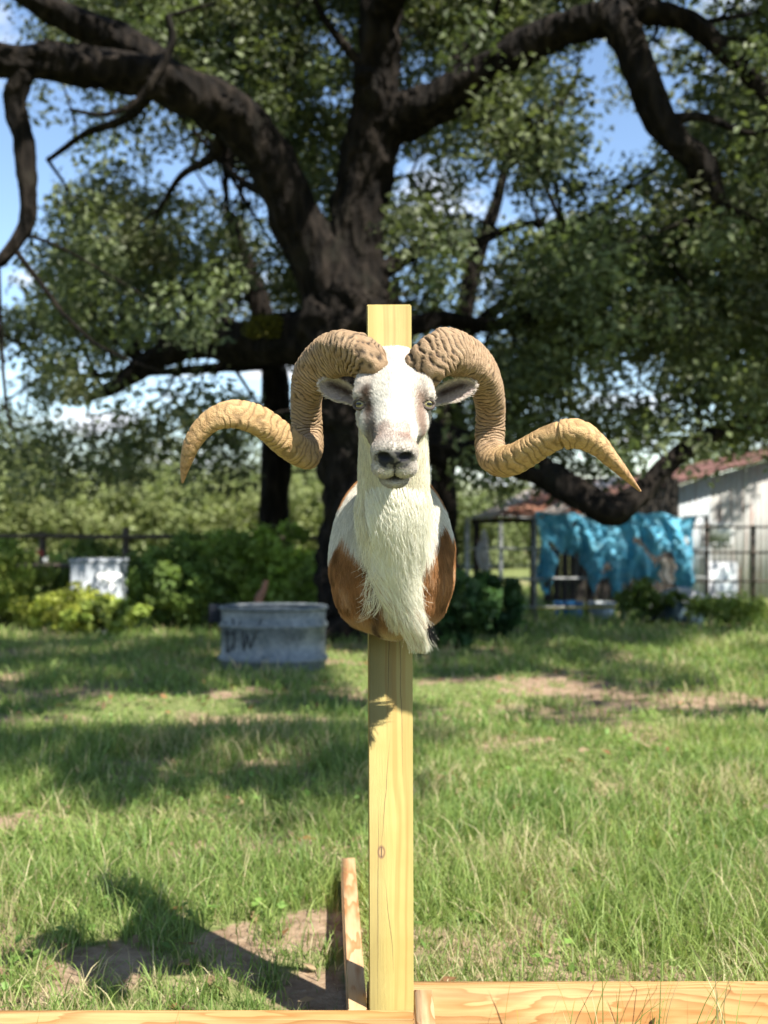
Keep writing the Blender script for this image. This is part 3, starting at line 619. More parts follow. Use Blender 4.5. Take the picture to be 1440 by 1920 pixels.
feed = MB().tube(crom([(0, 0, .32), (.01, .01, .16), (-.02, 0, 0), (.02, 0, -.2), (0, 0, -.28)], 5), np.array(list(np.linspace(.02, .09, 11)) + list(np.linspace(.088, .05, 10))), 12, wob_bark).obj('feed_sack', plain('pale sack', (.42, .40, .40), .8, .1), smooth=True, loc=tuple(P(907, 1035, 14.85)))
tag(feed, 'pale sack hanging in the open shed, right of the mount', 'sack')
# pen of pipe panels
pen = empty('livestock_pen', 'grey pipe panel pen in front of the shed and barn', 'pen', tuple(P(1090, 1170, 13.4)))
po = np.array(pen.location); PD = 13.4
def ppost(px, top, mat=M_pipe, r=.026, D_=PD):
    b = P(px, top, D_); g = float(gz(b[0], b[1])); MB().tube([[b[0], b[1], g - .05] - po, [b[0], b[1], b[2]] - po], r, 8).obj('post', mat, pen)
for px_, t_ in ((876, 972), (939, 978), (1003, 968), (1168, 960)): ppost(px_, t_)
for px_, t_ in ((1325, 966), (1412, 985)): ppost(px_, t_, M_dpipe, .03)
for py_ in (968, 1028, 1084, 1140):
    q = np.array([P(x_, py_ + rng.normal() * 1.5, PD - .04) for x_ in np.linspace(872, 1326, 9)]); MB().tube(q - po, .014, 6).obj('rail', M_pipe, pen)
for py_ in (988, 1036, 1090):
    q = np.array([P(x_, py_, PD - .05) for x_ in np.linspace(1130 if py_ < 1000 else 1300, 1560, 8)]); MB().tube(q - po, .016, 6).obj('rail', M_dpipe, pen)
yb = MB().tube(np.array([P(x_, 1139 + 1.2 * np.sin(x_ * .02), PD - .16) for x_ in np.linspace(1006, 1192, 12)]), .014, 6).obj('yellow_strap', plain('yellow strap', (.62, .47, .05), .5, .3, 0, .1))
tag(yb, 'yellow strap stretched low across the pen below the tarp', 'strap')
# torn tarp
def m_tarp():
    m = N('blue tarp'); n1 = m.noise(m.coord(), 5, 6, .6); wv_ = m.n('ShaderNodeTexVoronoi', {'Vector': m.coord(), 'Scale': 3.2}).outputs['Distance']
    c = m.mix(m.rng_(n1, .35, .7), (.08, .38, .57), (.20, .57, .74)); c = m.mix(m.rng_(m.noise(m.coord(), 9, 5, .65), .52, .66, 0, .6), c, (.34, .58, .66)); m.bump(m.math('ADD', n1, wv_), .8, .06); m.done(c, .4, .4)
    tr = m.n('ShaderNodeBsdfTranslucent', {'Color': m.mix(.5, c, (.08, .45, .62))}); x = m.n('ShaderNodeMixShader', {0: .3, 1: m.b.outputs[0], 2: tr.outputs[0]}); m.t.links.new(x.outputs[0], m.o.inputs[0]); return m.m
M_tarp = m_tarp()
nu, nv = 120, 60; pu = np.linspace(1008, 1302, nu)
bot = np.interp(pu, [1008, 1022, 1032, 1046, 1058, 1085, 1100, 1112, 1124, 1140, 1150, 1164, 1180, 1220, 1262, 1274, 1283, 1292, 1302], [1078, 1104, 1122, 1070, 1036, 1040, 1074, 1112, 1078, 1090, 1132, 1098, 1090, 1094, 1086, 1108, 1122, 1098, 1010]) + 5 * np.sin(pu * .9) + 4 * np.sin(pu * .37)
topy = 966 + 5 * np.sin(pu * .035) + 3 * np.sin(pu * .11)
Tv = np.linspace(0, 1, nv); tv = np.zeros((nu, nv, 3))
for k in range(nu):
    for q in range(nv):
        py_ = topy[k] + (bot[k] - topy[k]) * Tv[q]; tv[k, q] = P(pu[k] + 5 * math.sin(Tv[q] * 5 + pu[k] * .03), py_, PD - .1)
wr = noise(np.stack([tv[..., 0] * 1.6, tv[..., 2] * .8, 0 * tv[..., 0]], -1), 1.8); wr2 = noise(np.stack([tv[..., 0] * 2.4, tv[..., 2] * .9, 0 * tv[..., 0] + 4], -1), 3.6)
wr3 = noise(np.stack([tv[..., 0] * 3 + tv[..., 2], tv[..., 2] * 3, 0 * tv[..., 0] + 7], -1), 4.5); tv[..., 1] += -.13 * wr * Tv ** .5 - .055 * wr2 - .018 * wr3 - .10 * np.sin(np.pi * Tv)
i, j = np.meshgrid(np.arange(nu - 1), np.arange(nv - 1), indexing='ij'); f = np.stack([i * nv + j, (i + 1) * nv + j, (i + 1) * nv + j + 1, i * nv + j + 1], -1).reshape(-1, 4)
hole = noise(np.stack([tv[:-1, :-1, 0] * 3, tv[:-1, :-1, 2] * 2.2, 0 * tv[:-1, :-1, 0] + 9], -1), 2.0).ravel() + .35 * Tv[:-1][None].repeat(nu - 1, 0).ravel()
f = f[hole < 1.2]; tv = tv.reshape(-1, 3); nV = len(tv)
ft = np.concatenate([f, f[:, ::-1] + nV]); tv = np.concatenate([tv, tv + [0, .004, 0]])
tag(link('tarp', mesh_np('tarp', tv, ft, M_tarp, None, True)), 'torn bright blue tarp draped over the pen panels', 'tarp')
wc = P(1252, 1070, PD - .28); gq = np.linspace(-1, 1, 14); U, V = np.meshgrid(gq, gq, indexing='ij')
vv = np.stack([U * .09 + .02 * np.sin(V * 4), .03 * np.sin(U * 5 + V * 2), V * .16 * (1 - .3 * U ** 2)], -1).reshape(-1, 3); i, j = np.meshgrid(np.arange(13), np.arange(13), indexing='ij')
f = np.stack([i * 14 + j, (i + 1) * 14 + j, (i + 1) * 14 + j + 1, i * 14 + j + 1], -1).reshape(-1, 4); f = np.concatenate([f, f[:, ::-1] + 196]); vv = np.concatenate([vv, vv + [0, .005, 0]])
tag(link('cloth_rag', mesh_np('cloth_rag', vv, f, plain('pale cloth', (.62, .50, .42), .8, .1), None, True), loc=tuple(wc)), 'pale tan rag hanging at the lower right of the blue tarp', 'rag')
# tubs in the pen
M_btub = plain('blue tub', (.02, .12, .28), .45, .4); M_ddark = plain('slate tub', (.05, .085, .11), .5, .4); M_pal = plain('pale tub', (.38, .42, .44), .5, .4)
def tub(label, px, D_, w_, h_, mt, name='feed_tub'):
    b = P(px, 1100, D_); o = empty(name, label, 'tub', (b[0], b[1], float(gz(b[0], b[1])) - .005))
    MB().add(*lathe([(0, 0), (w_ * .85, 0), (w_ * .87, .01), (w_, h_), (w_ * .95, h_ - .002), (w_ * .83, .03), (0, .03)], 24)).obj('body', mt, o, True)
    th = np.linspace(0, 2 * np.pi, 25); MB().tube(np.stack([np.cos(th) * w_, np.sin(th) * w_, 0 * th + h_], -1), .012, 6, cap=False).obj('rim', mt, o, True); return o
tub('blue feed tub on the ground in the pen', 1066, 13.9, .19, .2, M_btub); tub('pale grey feed tub beside the blue tub in the pen', 1128, 14.0, .17, .2, M_pal); tub('slate blue tub at the dark pen post', 1283, 12.3, .24, .27, M_ddark)
sk = P(1262, 1128, 12.55); gg = float(gz(sk[0], sk[1]))
q = crom([(-.34, 0, .0), (-.22, .02, .12), (-.05, 0, .22), (.15, .02, .25), (.3, 0, .2), (.36, 0, .06)], 4)
heap = MB().tube(q, np.array([.05, .08, .1, .12, .13, .14, .15, .15, .16, .16, .16, .16, .15, .15, .14, .14, .13, .12, .1, .08, .05])[:len(q)], 12, wob_bark).obj('sack_heap', plain('grey tarp sack', (.34, .35, .36), .7, .2), smooth=True, loc=(sk[0], sk[1], gg + .02))
tag(heap, 'pale grey sacking slumped behind the slate blue tub', 'sack')

# ------------------------------------------------------------------ wooden stand
def m_post():
    m = N('treated pine post'); tcx = m.n('ShaderNodeTexCoord').outputs['Object']; sp = m.n('ShaderNodeSeparateXYZ', {0: tcx}); x, y, z = sp.outputs
    kx, kz = -.0185, .398          # the knot, in the post's own metres
    dx = m.math('SUBTRACT', x, kx); dz = m.math('SUBTRACT', z, kz)
    d2 = m.math('ADD', m.math('MULTIPLY', dx, dx), m.math('MULTIPLY', m.math('MULTIPLY', dz, dz), .35)); d = m.math('SQRT', d2)
    push = m.math('MULTIPLY', m.math('DIVIDE', .00016, m.math('ADD', d2, .00022)), m.math('SIGN', dx)); push = m.math('MULTIPLY', push, .016)
    wv = m.noise(m.n('ShaderNodeCombineXYZ', {0: m.math('MULTIPLY', x, 2.0), 1: m.math('MULTIPLY', y, 2.0), 2: m.math('MULTIPLY', z, 1.3)}).outputs[0], 2.4, 2)
    xs = m.math('ADD', m.math('SUBTRACT', x, push), m.math('MULTIPLY', wv, .024)); ys = m.math('ADD', y, m.math('MULTIPLY', wv, .03))
    vec = m.n('ShaderNodeCombineXYZ', {0: m.math('MULTIPLY', xs, 62.0), 1: m.math('MULTIPLY', ys, 40.0), 2: m.math('MULTIPLY', z, .55)}).outputs[0]
    g1 = m.noise(vec, 1.0, 2, .45); g2 = m.noise(m.n('ShaderNodeCombineXYZ', {0: m.math('MULTIPLY', x, 600.0), 1: m.math('MULTIPLY', y, 600.0), 2: m.math('MULTIPLY', z, 14.0)}).outputs[0], 1.0, 3, .6)
    blot = m.noise(m.coord(), 7, 3)
    c = m.mix(m.rng_(blot, .35, .7), (.265, .208, .064), (.315, .253, .088)); c = m.mix(m.rng_(g1, .56, .66, 0, .6), c, (.235, .135, .036)); c = m.mix(m.rng_(g2, .5, .8, 0, .35), c, (.24, .165, .056))
    ring = m.math('MULTIPLY', m.math('ABSOLUTE', m.math('SINE', m.math('MULTIPLY', d, 700.0))), m.rng_(d, .02, .006)); c = m.mix(m.math('MULTIPLY', ring, .45), c, (.36, .22, .08))
    c = m.mix(m.rng_(d, .0088, .0068), c, (.17, .10, .045)); c = m.mix(m.rng_(d, .0052, .0040), c, (.30, .20, .085))
    cr_ = m.mix(m.math('MULTIPLY', m.rng_(m.math('ABSOLUTE', dx), .0012, .0006), m.rng_(m.math('ABSOLUTE', dz), .011, .009)), c, (.04, .025, .015)); c = cr_
    for x0, x1, z0, z1, am in ((-.012, .006, .16, .35, .004), (-.002, -.018, .41, .62, .003), (.002, -.006, .66, .98, .004), (-.024, -.027, .1, .5, .002), (.018, .024, .55, .9, .003)):   # drying cracks
        t = m.rng_(z, z0, z1); xc = m.math('ADD', m.math('MULTIPLY_ADD', t, x0 - x1, x1), m.math('MULTIPLY', m.math('SUBTRACT', m.noise(m.n('ShaderNodeCombineXYZ', {2: z, 0: x0 * 90}).outputs[0], 16, 4), .5), am * 2))
        inz = m.math('MULTIPLY', m.math('GREATER_THAN', z, z0), m.math('LESS_THAN', z, z1)); wdt = m.math('MULTIPLY_ADD', m.math('SINE', m.math('MULTIPLY', t, 3.14)), .0006, .0001)
        k = m.math('MULTIPLY', inz, m.math('LESS_THAN', m.math('ABSOLUTE', m.math('SUBTRACT', x, xc)), wdt)); c = m.mix(m.math('MULTIPLY', k, .8), c, (.07, .045, .02))
    m.bump(m.math('ADD', m.math('MULTIPLY', g1, .5), g2), .25, .002); return m.done(c, .62, .25)
def m_plank(name, lo, hi, line, along, off, freq):
    """sawn pine: growth rings round a pith line lying off the board, warped along its length"""
    m = N(name); o = [k for k in range(3) if k != along]; tcx = m.n('ShaderNodeTexCoord').outputs['Object']; sp = m.n('ShaderNodeSeparateXYZ', {0: tcx}).outputs
    sw = [7, 7, 7]; sw[along] = 1.1; wv = m.noise(m.coord(tuple(sw)), 2.0, 3, .5); w2 = m.noise(m.coord(tuple(sw)), 7.0, 2)
    p, q = m.math('ADD', sp[o[0]], off[0]), m.math('ADD', sp[o[1]], off[1]); r = m.math('SQRT', m.math('ADD', m.math('MULTIPLY', p, p), m.math('MULTIPLY', q, q)))
    ph = m.math('ADD', m.math('MULTIPLY', r, freq), m.math('ADD', m.math('MULTIPLY', wv, 7.0), m.math('MULTIPLY', w2, .8))); fr = m.math('FRACT', ph)
    late = m.math('MULTIPLY', m.rng_(fr, .35, .92), m.rng_(fr, 1.0, .93)); fs = [420, 420, 420]; fs[along] = 9; fine = m.noise(m.coord(tuple(fs)), 1.0, 3, .6)
    c = m.mix(m.rng_(m.noise(m.coord(), 5, 3), .35, .7), lo, hi); c = m.mix(m.math('MULTIPLY', late, .85), c, line); c = m.mix(m.rng_(fine, .5, .8, 0, .35), c, tuple(np.array(line) * .8))
    m.bump(m.math('ADD', m.math('MULTIPLY', late, .5), fine), .2, .002); return m.done(c, .6, .25)
M_post = m_post(); M_px = m_plank('fresh pine along', (.30, .178, .066), (.345, .22, .09), (.225, .095, .024), 0, (.11, .05), 85); M_py = m_plank('fresh pine orange grain', (.36, .225, .115), (.40, .265, .145), (.25, .10, .03), 1, (.03, .10), 110)
st = empty('wooden_stand', 'tall square pine post in a crossed board foot', 'post stand', (.0147, .044, 0))
lean = math.radians(-.19)
pm = MB().box((-.0441, -.0441, .0), (.0441, .0441, 1.474), .0025).obj('post', M_post, st, rot=(0, lean, 0))
tag(MB().box((-.006, -.004, 1.4745), (.006, .004, 1.4795), .001).obj('staple_tag', M_wplas, pm), 'tiny white tag on the post top')
def board(lo, hi, mat, rz=0, loc=(0, 0, 0)): return MB().box(lo, hi, .002).obj('board', mat, st, loc=loc, rot=(0, 0, rz))
board((-.98, -.0835, .0), (.0432, -.0457, .089), M_px)
board((-.05, .0457, .0), (1.02, .0835, .089), M_px)
board((.0460, -.95, .0), (.0840, .0443, .089), M_py)
board((-.038, 0, .0), (0, .92, .089), M_py, math.radians(3.1), (-.0475, -.0425, 0))

# ------------------------------------------------------------------ the ram mount
HO = np.array([.0165, -.315, 1.243]); HA = np.array([0, -.766, -.643]); HU = np.array([0, -.643, .766])
def toH(p): q = p - HO; return np.stack([q[..., 0], q @ HA, q @ HU], -1)
def fromH(h): h = np.asarray(h, float); return HO + h[..., :1] * np.array([1, 0, 0]) + h[..., 1:2] * HA + h[..., 2:3] * HU
def ell(p, c, r):
    q = (p - np.array(c)); k0 = np.linalg.norm(q / r, axis=-1); k1 = np.linalg.norm(q / (np.array(r) ** 2), axis=-1); return k0 * (k0 - 1) / (k1 + 1e-6)
def cap(p, a, b, ra, rb, sc_=(1, 1, 1)):
    S = np.array(sc_); p = p / S; a = np.array(a) / S; b = np.array(b) / S; ab = b - a; t = np.clip((p - a) @ ab / (ab @ ab), 0, 1)
    return np.linalg.norm(p - a - t[..., None] * ab, axis=-1) - (ra + (rb - ra) * t)
def smin(a, b, k): h = np.clip(.5 + .5 * (b - a) / k, 0, 1); return b + (a - b) * h - k * h * (1 - h)
def smax(a, b, k): return -smin(-a, -b, k)
EYE = []; EYD = [np.array([-.64, -.768, 0]), np.array([.64, -.768, 0])]
def body_sdf(p):
    h = toH(p); hx = h.copy(); hx[..., 0] = np.abs(hx[..., 0])
    d = ell(h, (0, -.05, -.004), (.059, .068, .056)); d = smin(d, ell(h, (0, -.085, .016), (.052, .036, .038)), .02)
    d = smin(d, ell(h, (0, -.018, .026), (.052, .058, .030)), .016)
    d = smin(d, cap(h, (0, .0, .004), (0, .12, .004), .045, .031), .02)
    d = smin(d, cap(h, (0, -.01, .034), (0, .105, .022), .021, .015), .012)
    d = smin(d, ell(h, (0, .138, .008), (.037, .024, .026)), .014)
    d = smin(d, ell(hx, (.016, .148, -.015), (.020, .017, .017)), .008)      # upper lip, two halves
    d = smin(d, ell(h, (0, .132, -.042), (.025, .028, .016)), .007)
    d = smin(d, ell(hx, (.049, -.006, .019), (.0165, .026, .021)), .012)
    d = smin(d, cap(hx, (.031, -.035, -.045), (.014, .10, -.028), .026, .014), .018)
    d = smin(d, ell(hx, (.036, .035, -.006), (.018, .034, .020)), .016)     # cheek
    d = smin(d, ell(hx, (.048, -.022, .036), (.013, .020, .010)), .01)       # brow
    w_ = cap(p, HO + [0, .085, -.005], (.0175, -.165, 1.06), .053, .060, (1.02, 1, 1)); w_ = smin(w_, cap(p, (.0175, -.165, 1.07), (.0185, -.075, .930), .060, .066, (1.0, 1, 1)), .02)
    ch = ell(p, (.0155, -.025, .992), (.1165, .115, .158)); ch = smin(ch, ell(p, (.0155, -.038, .898), (.066, .052, .060)), .05)
    sh = p.copy(); sh[..., 0] = np.abs(sh[..., 0] - .0155); ch = smin(ch, ell(sh, (.070, -.050, .945), (.04, .055, .085)), .035); ch = smin(ch, ell(sh, (.060, -.045, .900), (.027, .034, .034)), .02)
    w_ = smin(w_, ch, .018); d = smin(d, w_, .03)
    for s in (-1, 1):
        d = smax(d, -ell(h, (s * .0165, .161, .013), (.0098, .013, .0062)), .003)
        if EYE: d = smax(d, -(np.linalg.norm(p - EYE[(s + 1) // 2] - EYD[(s + 1) // 2] * .004, axis=-1) - .0128), .004)
    d = smax(d, -ell(h, (0, .152, -.0330), (.030, .024, .0030)), .003)
    d = smax(d, -ell(h, (0, .166, -.016), (.0022, .008, .016)), .003)
    d = d + .0012 * noise(p, 26) * sm(p[..., 2], 1.10, .95)
    return smax(d, p[..., 1] + .004, .006)
def surface_nets(fn, lo, hi, hs):
    ax = [np.arange(lo[k], hi[k] + hs, hs) for k in range(3)]; G = np.stack(np.meshgrid(*ax, indexing='ij'), -1)
    F = np.concatenate([fn(G[a:a + 12]) for a in range(0, len(ax[0]), 12)]); ins = F < 0; nx, ny, nz = F.shape
    cs = sum(ins[dx:nx - 1 + dx, dy:ny - 1 + dy, dz:nz - 1 + dz].astype(np.int8) for dx in (0, 1) for dy in (0, 1) for dz in (0, 1))
    act = (cs > 0) & (cs < 8); idx = np.full(act.shape, -1); ijk = np.argwhere(act); idx[act] = np.arange(len(ijk))
    acc = np.zeros((len(ijk), 3)); cnt = np.zeros(len(ijk)); cor = [(a, b, c) for a in (0, 1) for b in (0, 1) for c in (0, 1)]
    for a in cor:
        for k in range(3):
            if a[k]: continue
            b = list(a); b[k] = 1; fa = F[tuple((ijk + a).T)]; fb = F[tuple((ijk + b).T)]; m = (fa < 0) != (fb < 0)
            t = fa[m] / (fa[m] - fb[m]); q = np.array(a, float) + np.zeros((m.sum(), 3)); q[:, k] += t; acc[m] += q; cnt[m] += 1
    v = np.array(lo) + hs * (ijk + acc / cnt[:, None]); quads = []
    for k in range(3):
        o1, o2 = [(1, 2), (2, 0), (0, 1)][k]; sl = [slice(1, -1)] * 3; sl[k] = slice(0, -1); s2 = [slice(1, -1)] * 3; s2[k] = slice(1, None)
        A_, B2 = ins[tuple(sl)], ins[tuple(s2)]; e_ = np.argwhere(A_ != B2); base = e_ + 1; base[:, k] -= 1
        def cell(d1, d2): q = base.copy(); q[:, o1] -= d1; q[:, o2] -= d2; return idx[tuple(q.T)]
        q = np.stack([cell(1, 1), cell(0, 1), cell(0, 0), cell(1, 0)], -1); flip = ~A_[tuple(e_.T)]; q[flip] = q[flip][:, ::-1]; quads.append(q)
    return v, np.concatenate(quads), F, ax
for s in (-1, 1):      # seat each eye in the skin of its orbit
    q = np.stack([np.full(400, HO[0] + s * .0565), np.linspace(-.45, -.2, 400), np.full(400, 1.2435)], -1); EY_ = q[np.argmax(body_sdf(q) < 0)] - EYD[(s + 1) // 2] * .0082
    q[:, 0] += 0; globals().setdefault('_ey', []).append(EY_)
EYE = list(_ey)
bvt, bqd, BF, bax = surface_nets(body_sdf, (-.14, -.49, .79), (.17, .012, 1.37), .003)
def grad(p, e_=.002):
    g = np.stack([body_sdf(p + d) - body_sdf(p - d) for d in np.eye(3) * e_], -1); return unit(g)
def coat_col(p):
    h = toH(p); ax_ = np.abs(h[..., 0]); aa, uu = h[..., 1], h[..., 2]; nz = noise(p, 30); nz2 = noise(p, 75)
    cream = np.array([.82, .77, .61]); white = np.array([.76, .73, .65]); brown = np.array([.38, .19, .08]); tan = np.array([.42, .30, .20]); dk = np.array([.13, .085, .06]); blk = np.array([.018, .018, .022]); grey = np.array([.42, .38, .35])
    c = np.broadcast_to(cream, p.shape).copy()
    def put(mask, colr): 
        nonlocal c
        c = c * (1 - mask[..., None]) + colr * mask[..., None]
    # chest: white shoulders, chestnut brisket
    xp = 720 + p[..., 0] / 1.985 * 2000; yp = 960 - (p[..., 2] - 1.066) / 1.985 * 2000
    line = np.interp(xp, [600, 622, 644, 668, 690, 706, 724, 745, 764, 782, 800, 820, 836, 850, 870], [1050, 1038, 1000, 1024, 1058, 1100, 1165, 1200, 1130, 1072, 1040, 1008, 985, 1004, 1010]) + 7 * nz
    front = 1 - sm(aa, -.02, .02) * sm(uu, -.09, -.05)
    put(sm(p[..., 1], -.17, -.10) * sm(p[..., 2], 1.14, 1.10), white * .97)
    br = sm(yp - line, -4, 6) * sm(p[..., 2], 1.10, 1.06)
    put(br, brown * (1 + .30 * nz[..., None] + .15 * nz2[..., None])); put(br * sm(nz + .6 * nz2, .5, 1.1) * .5, tan)
    put(br * sm(yp, 1135, 1185) * .75, np.array([.50, .34, .19])); put(br * sm(yp, 1178, 1196), np.array([.62, .50, .33]))
    put(sm(p[..., 1], -.055, -.04) * sm(p[..., 2], 1.075, 1.09), brown)   # chestnut behind the neck
    hd = sm(aa, -.13, -.10) * sm(uu, -.075, -.045)
    put(hd, white)
    up_ = sm(uu, -.03, -.005)
    put(hd * .30 * sm(nz, .1, .7) * sm(aa, .0, -.03), np.array([.62, .47, .38]))                       # faint tan ticking on the forehead
    put(hd * .5 * sm(np.hypot(ax_ - .052, (aa + .004) * .8), .030, .016), np.array([.50, .42, .36]))   # round the eyes
    lf = h[..., 0] < 0
    s_l = np.exp(-((ax_ - (.044 - .11 * np.clip(aa, 0, .13))) / .0075) ** 2) * sm(aa, .004, .022) * sm(aa, .150, .125) * lf
    put(np.clip(s_l * 1.25, 0, 1) * (.8 + .2 * nz), dk * 1.2)
    s_r = np.exp(-((ax_ - .041) / .010) ** 2) * sm(aa, .010, .025) * sm(aa, .085, .065) * ~lf
    put(np.clip(s_r * 1.15, 0, 1) * .8, np.array([.26, .15, .10])); put(np.exp(-((ax_ - .034) / .006) ** 2) * sm(aa, .095, .11) * sm(aa, .15, .135) * ~lf * .7, tan)
    put(sm(aa, .088, .102) * sm(aa, .150, .132) * sm(ax_, .030, .022) * up_ * (.70 + .3 * nz), np.array([.30, .20, .155]))
    put(sm(aa, .118, .135) * sm(uu, -.060, -.045) * .62, grey * np.array([.80, .74, .70]))
    pad = sm(aa, .140, .148) * sm(np.hypot(ax_ / .030, (uu - .008) / .017), 1.1, .85)
    put(pad * (.8 + .2 * (nz2 > -.2)), blk * 1.3); 
    put(sm(np.hypot(np.hypot((ax_ - .0165) / .012, (uu - .013) / .008), (aa - .158) / .014), 1.15, .85), blk)
    put(sm(np.abs(uu + .0330), .0046, .0024) * sm(aa, .118, .135) * sm(ax_, .032, .027), blk * 1.5)
    put(sm(ax_, .003, .0015) * sm(aa, .14, .15) * sm(uu, -.033, -.029) * sm(uu, .006, .0), blk)
    put(sm(aa, .13, .145) * sm(uu, -.034, -.038) * .5, np.array([.25, .23, .22]))
    e0 = np.minimum(np.linalg.norm(p - EYE[0] - EYD[0] * .006, axis=-1), np.linalg.norm(p - EYE[1] - EYD[1] * .006, axis=-1)); put(sm(e0, .0148, .0125), blk * 2.5)
    put(np.exp(-((h[..., 0] + .046) / .007) ** 2) * sm(aa, .004, .012) * sm(aa, .026, .018) * up_ * .9, dk * .6)   # dark tear line
    put(np.exp(-((h[..., 0] - .047) / .005) ** 2) * sm(aa, .006, .012) * sm(aa, .026, .018) * up_ * .5, dk)
    return np.clip(c, .012, .88)
def m_fur(name, rough=.75):
    m = N(name); c = m.attr(); m.done(c, rough, .08)
    if name.endswith('hair'):
        x = m.n('ShaderNodeMixShader', {0: .26, 1: m.b.outputs[0], 2: m.n('ShaderNodeBsdfTranslucent', {'Color': c}).outputs[0]}); m.t.links.new(x.outputs[0], m.o.inputs[0])
    return m.m
M_skin = m_fur('sheep hide'); M_hair = m_fur('sheep hair', .8)
mount = empty('ram_head_mount', 'mounted ram head and shoulders with cream beard and wide curling horns', 'ram mount', (.0155, -.005, .82)); MO = np.array(mount.location)
bcol = coat_col(bvt)
body = link('body', mesh_np('body', bvt - MO, bqd, M_skin, bcol, True), mount)
# short coat
tri = np.concatenate([bqd[:, [0, 1, 2]], bqd[:, [0, 2, 3]]]); TA, TB, TC = bvt[tri[:, 0]], bvt[tri[:, 1]], bvt[tri[:, 2]]; ar = np.linalg.norm(np.cross(TB - TA, TC - TA), axis=1)
def hair(name, pts, cols, r0, r1, mat, parent, label=None):
    n, k, _ = pts.shape; hc = bpy.data.hair_curves.new(name); hc.add_curves([k] * n)
    hc.attributes['position'].data.foreach_set('vector', (pts - MO).astype(np.float32).ravel())
    ra = hc.attributes.get('radius') or hc.attributes.new('radius', 'FLOAT', 'POINT'); ra.data.foreach_set('value', np.tile(np.linspace(r0, r1, k), n).astype(np.float32))
    ca = hc.attributes.new('tint', 'FLOAT_COLOR', 'POINT'); c4 = np.ones((n, k, 4), np.float32); c4[..., :3] = cols[:, None]; ca.data.foreach_set('color', c4.ravel())
    hc.materials.append(mat); o = bpy.data.objects.new(name, hc); C.objects.link(o); o.parent = parent; tag(o, label, kind='stuff'); return o
nh = 150000; wgt = ar * np.where(bvt[tri[:, 0], 1] < -.012, 1, .05); wgt = wgt * np.where(bvt[tri[:, 0], 2] > 1.10, 2.2, 1)
ti = rng.choice(len(tri), nh, p=wgt / wgt.sum()); r1_, r2_ = rng.random(nh), rng.random(nh); fl = r1_ + r2_ > 1; r1_[fl] = 1 - r1_[fl]; r2_[fl] = 1 - r2_[fl]
hp = TA[ti] + r1_[:, None] * (TB - TA)[ti] + r2_[:, None] * (TC - TA)[ti]; hh = toH(hp)
isnose = (hh[:, 1] > .146) & (np.hypot(hh[:, 0] / .027, (hh[:, 2] - .008) / .016) < 1); eyed = np.minimum(np.linalg.norm(hp - EYE[0] - EYD[0] * .006, axis=1), np.linalg.norm(hp - EYE[1] - EYD[1] * .006, axis=1)) < .0138
keep = ~isnose & ~eyed; hp, hh = hp[keep], hh[keep]; nh = len(hp); hn = grad(hp)
headw = (sm(hh[:, 1], -.14, -.08) * sm(hh[:, 2], -.09, -.04))[:, None]
flow = headw * (-HA + np.stack([np.sign(hh[:, 0]) * .25, 0 * hh[:, 0], 0 * hh[:, 0]], -1)) + (1 - headw) * np.array([0, -.05, -1.0])
flow = flow + (.09 + .13 * headw) * rng.normal(size=(nh, 3)) + .20 * headw * np.stack([noise(hp, 14), noise(hp + 3, 14), noise(hp + 7, 14)], -1)
flow = unit(flow - hn * np.sum(flow * hn, 1)[:, None])
muz = sm(hh[:, 1], .04, .12) * headw[:, 0]; Lh = (.0100 * headw[:, 0] * (1 - .55 * muz) + (1 - headw[:, 0]) * np.where(hp[:, 1] < -.1, .026, .016)) * rng.uniform(.6, 1.3, nh)
lift = np.where(headw[:, 0] > .5, .17, .12) * rng.uniform(.5, 1.5, nh)
s1 = hp + (flow * .5 + hn * lift[:, None] * .7) * Lh[:, None]; s2 = hp + (flow + hn * lift[:, None]) * Lh[:, None]
hcol = np.clip(coat_col(hp) * rng.uniform(.66, 1.14, nh)[:, None], .01, .86)
hair('coat', np.stack([hp - hn * .0008, s1, s2], 1), hcol, .00036, .00012, M_hair, mount, 'short white and chestnut coat')
# beard: long cream hair hanging from the throat and neck
ys_ = bax[1]; BG_ = np.stack(np.meshgrid(*bax, indexing='ij'), -1); BH = toH(BG_); BF = np.where((BH[..., 1] > .0) & (BH[..., 2] > -.085), 1.0, BF); frontY = np.where((BF < 0).any(1), ys_[np.argmax(BF < 0, axis=1)], 0.0)     # first skin met from the camera side, over (x, z)
def skinY(x, z):
    i = np.clip(((x + .14) / .003).round().astype(int), 0, frontY.shape[0] - 1); k = np.clip(((z - .79) / .003).round().astype(int), 0, frontY.shape[1] - 1); return frontY[i, k]
nb = 30000; v0 = rng.random(nb) ** .9; zr = 1.120 - .145 * v0; xr = .0155 + rng.normal(size=nb) * .5 * np.interp(v0, [0, .5, 1], [.056, .058, .046]); bad = np.abs(xr - .0175) > .053; xr[bad] = .0175 + rng.uniform(-.053, .053, bad.sum())
ln = np.interp(v0, [0, .4, 1], [.09, .15, .19]) * rng.uniform(.55, 1.08, nb); zt = np.maximum(zr - ln, .812 - .016 * rng.random(nb))
KB = 9; bp = np.zeros((nb, KB, 3)); uu = np.clip((xr - .0155) / .062, -1.1, 1.1); spread = rng.normal(size=nb); depth = rng.random(nb); lock = noise(np.stack([xr * 60, zr * 12, 0 * xr], -1), 1.0)
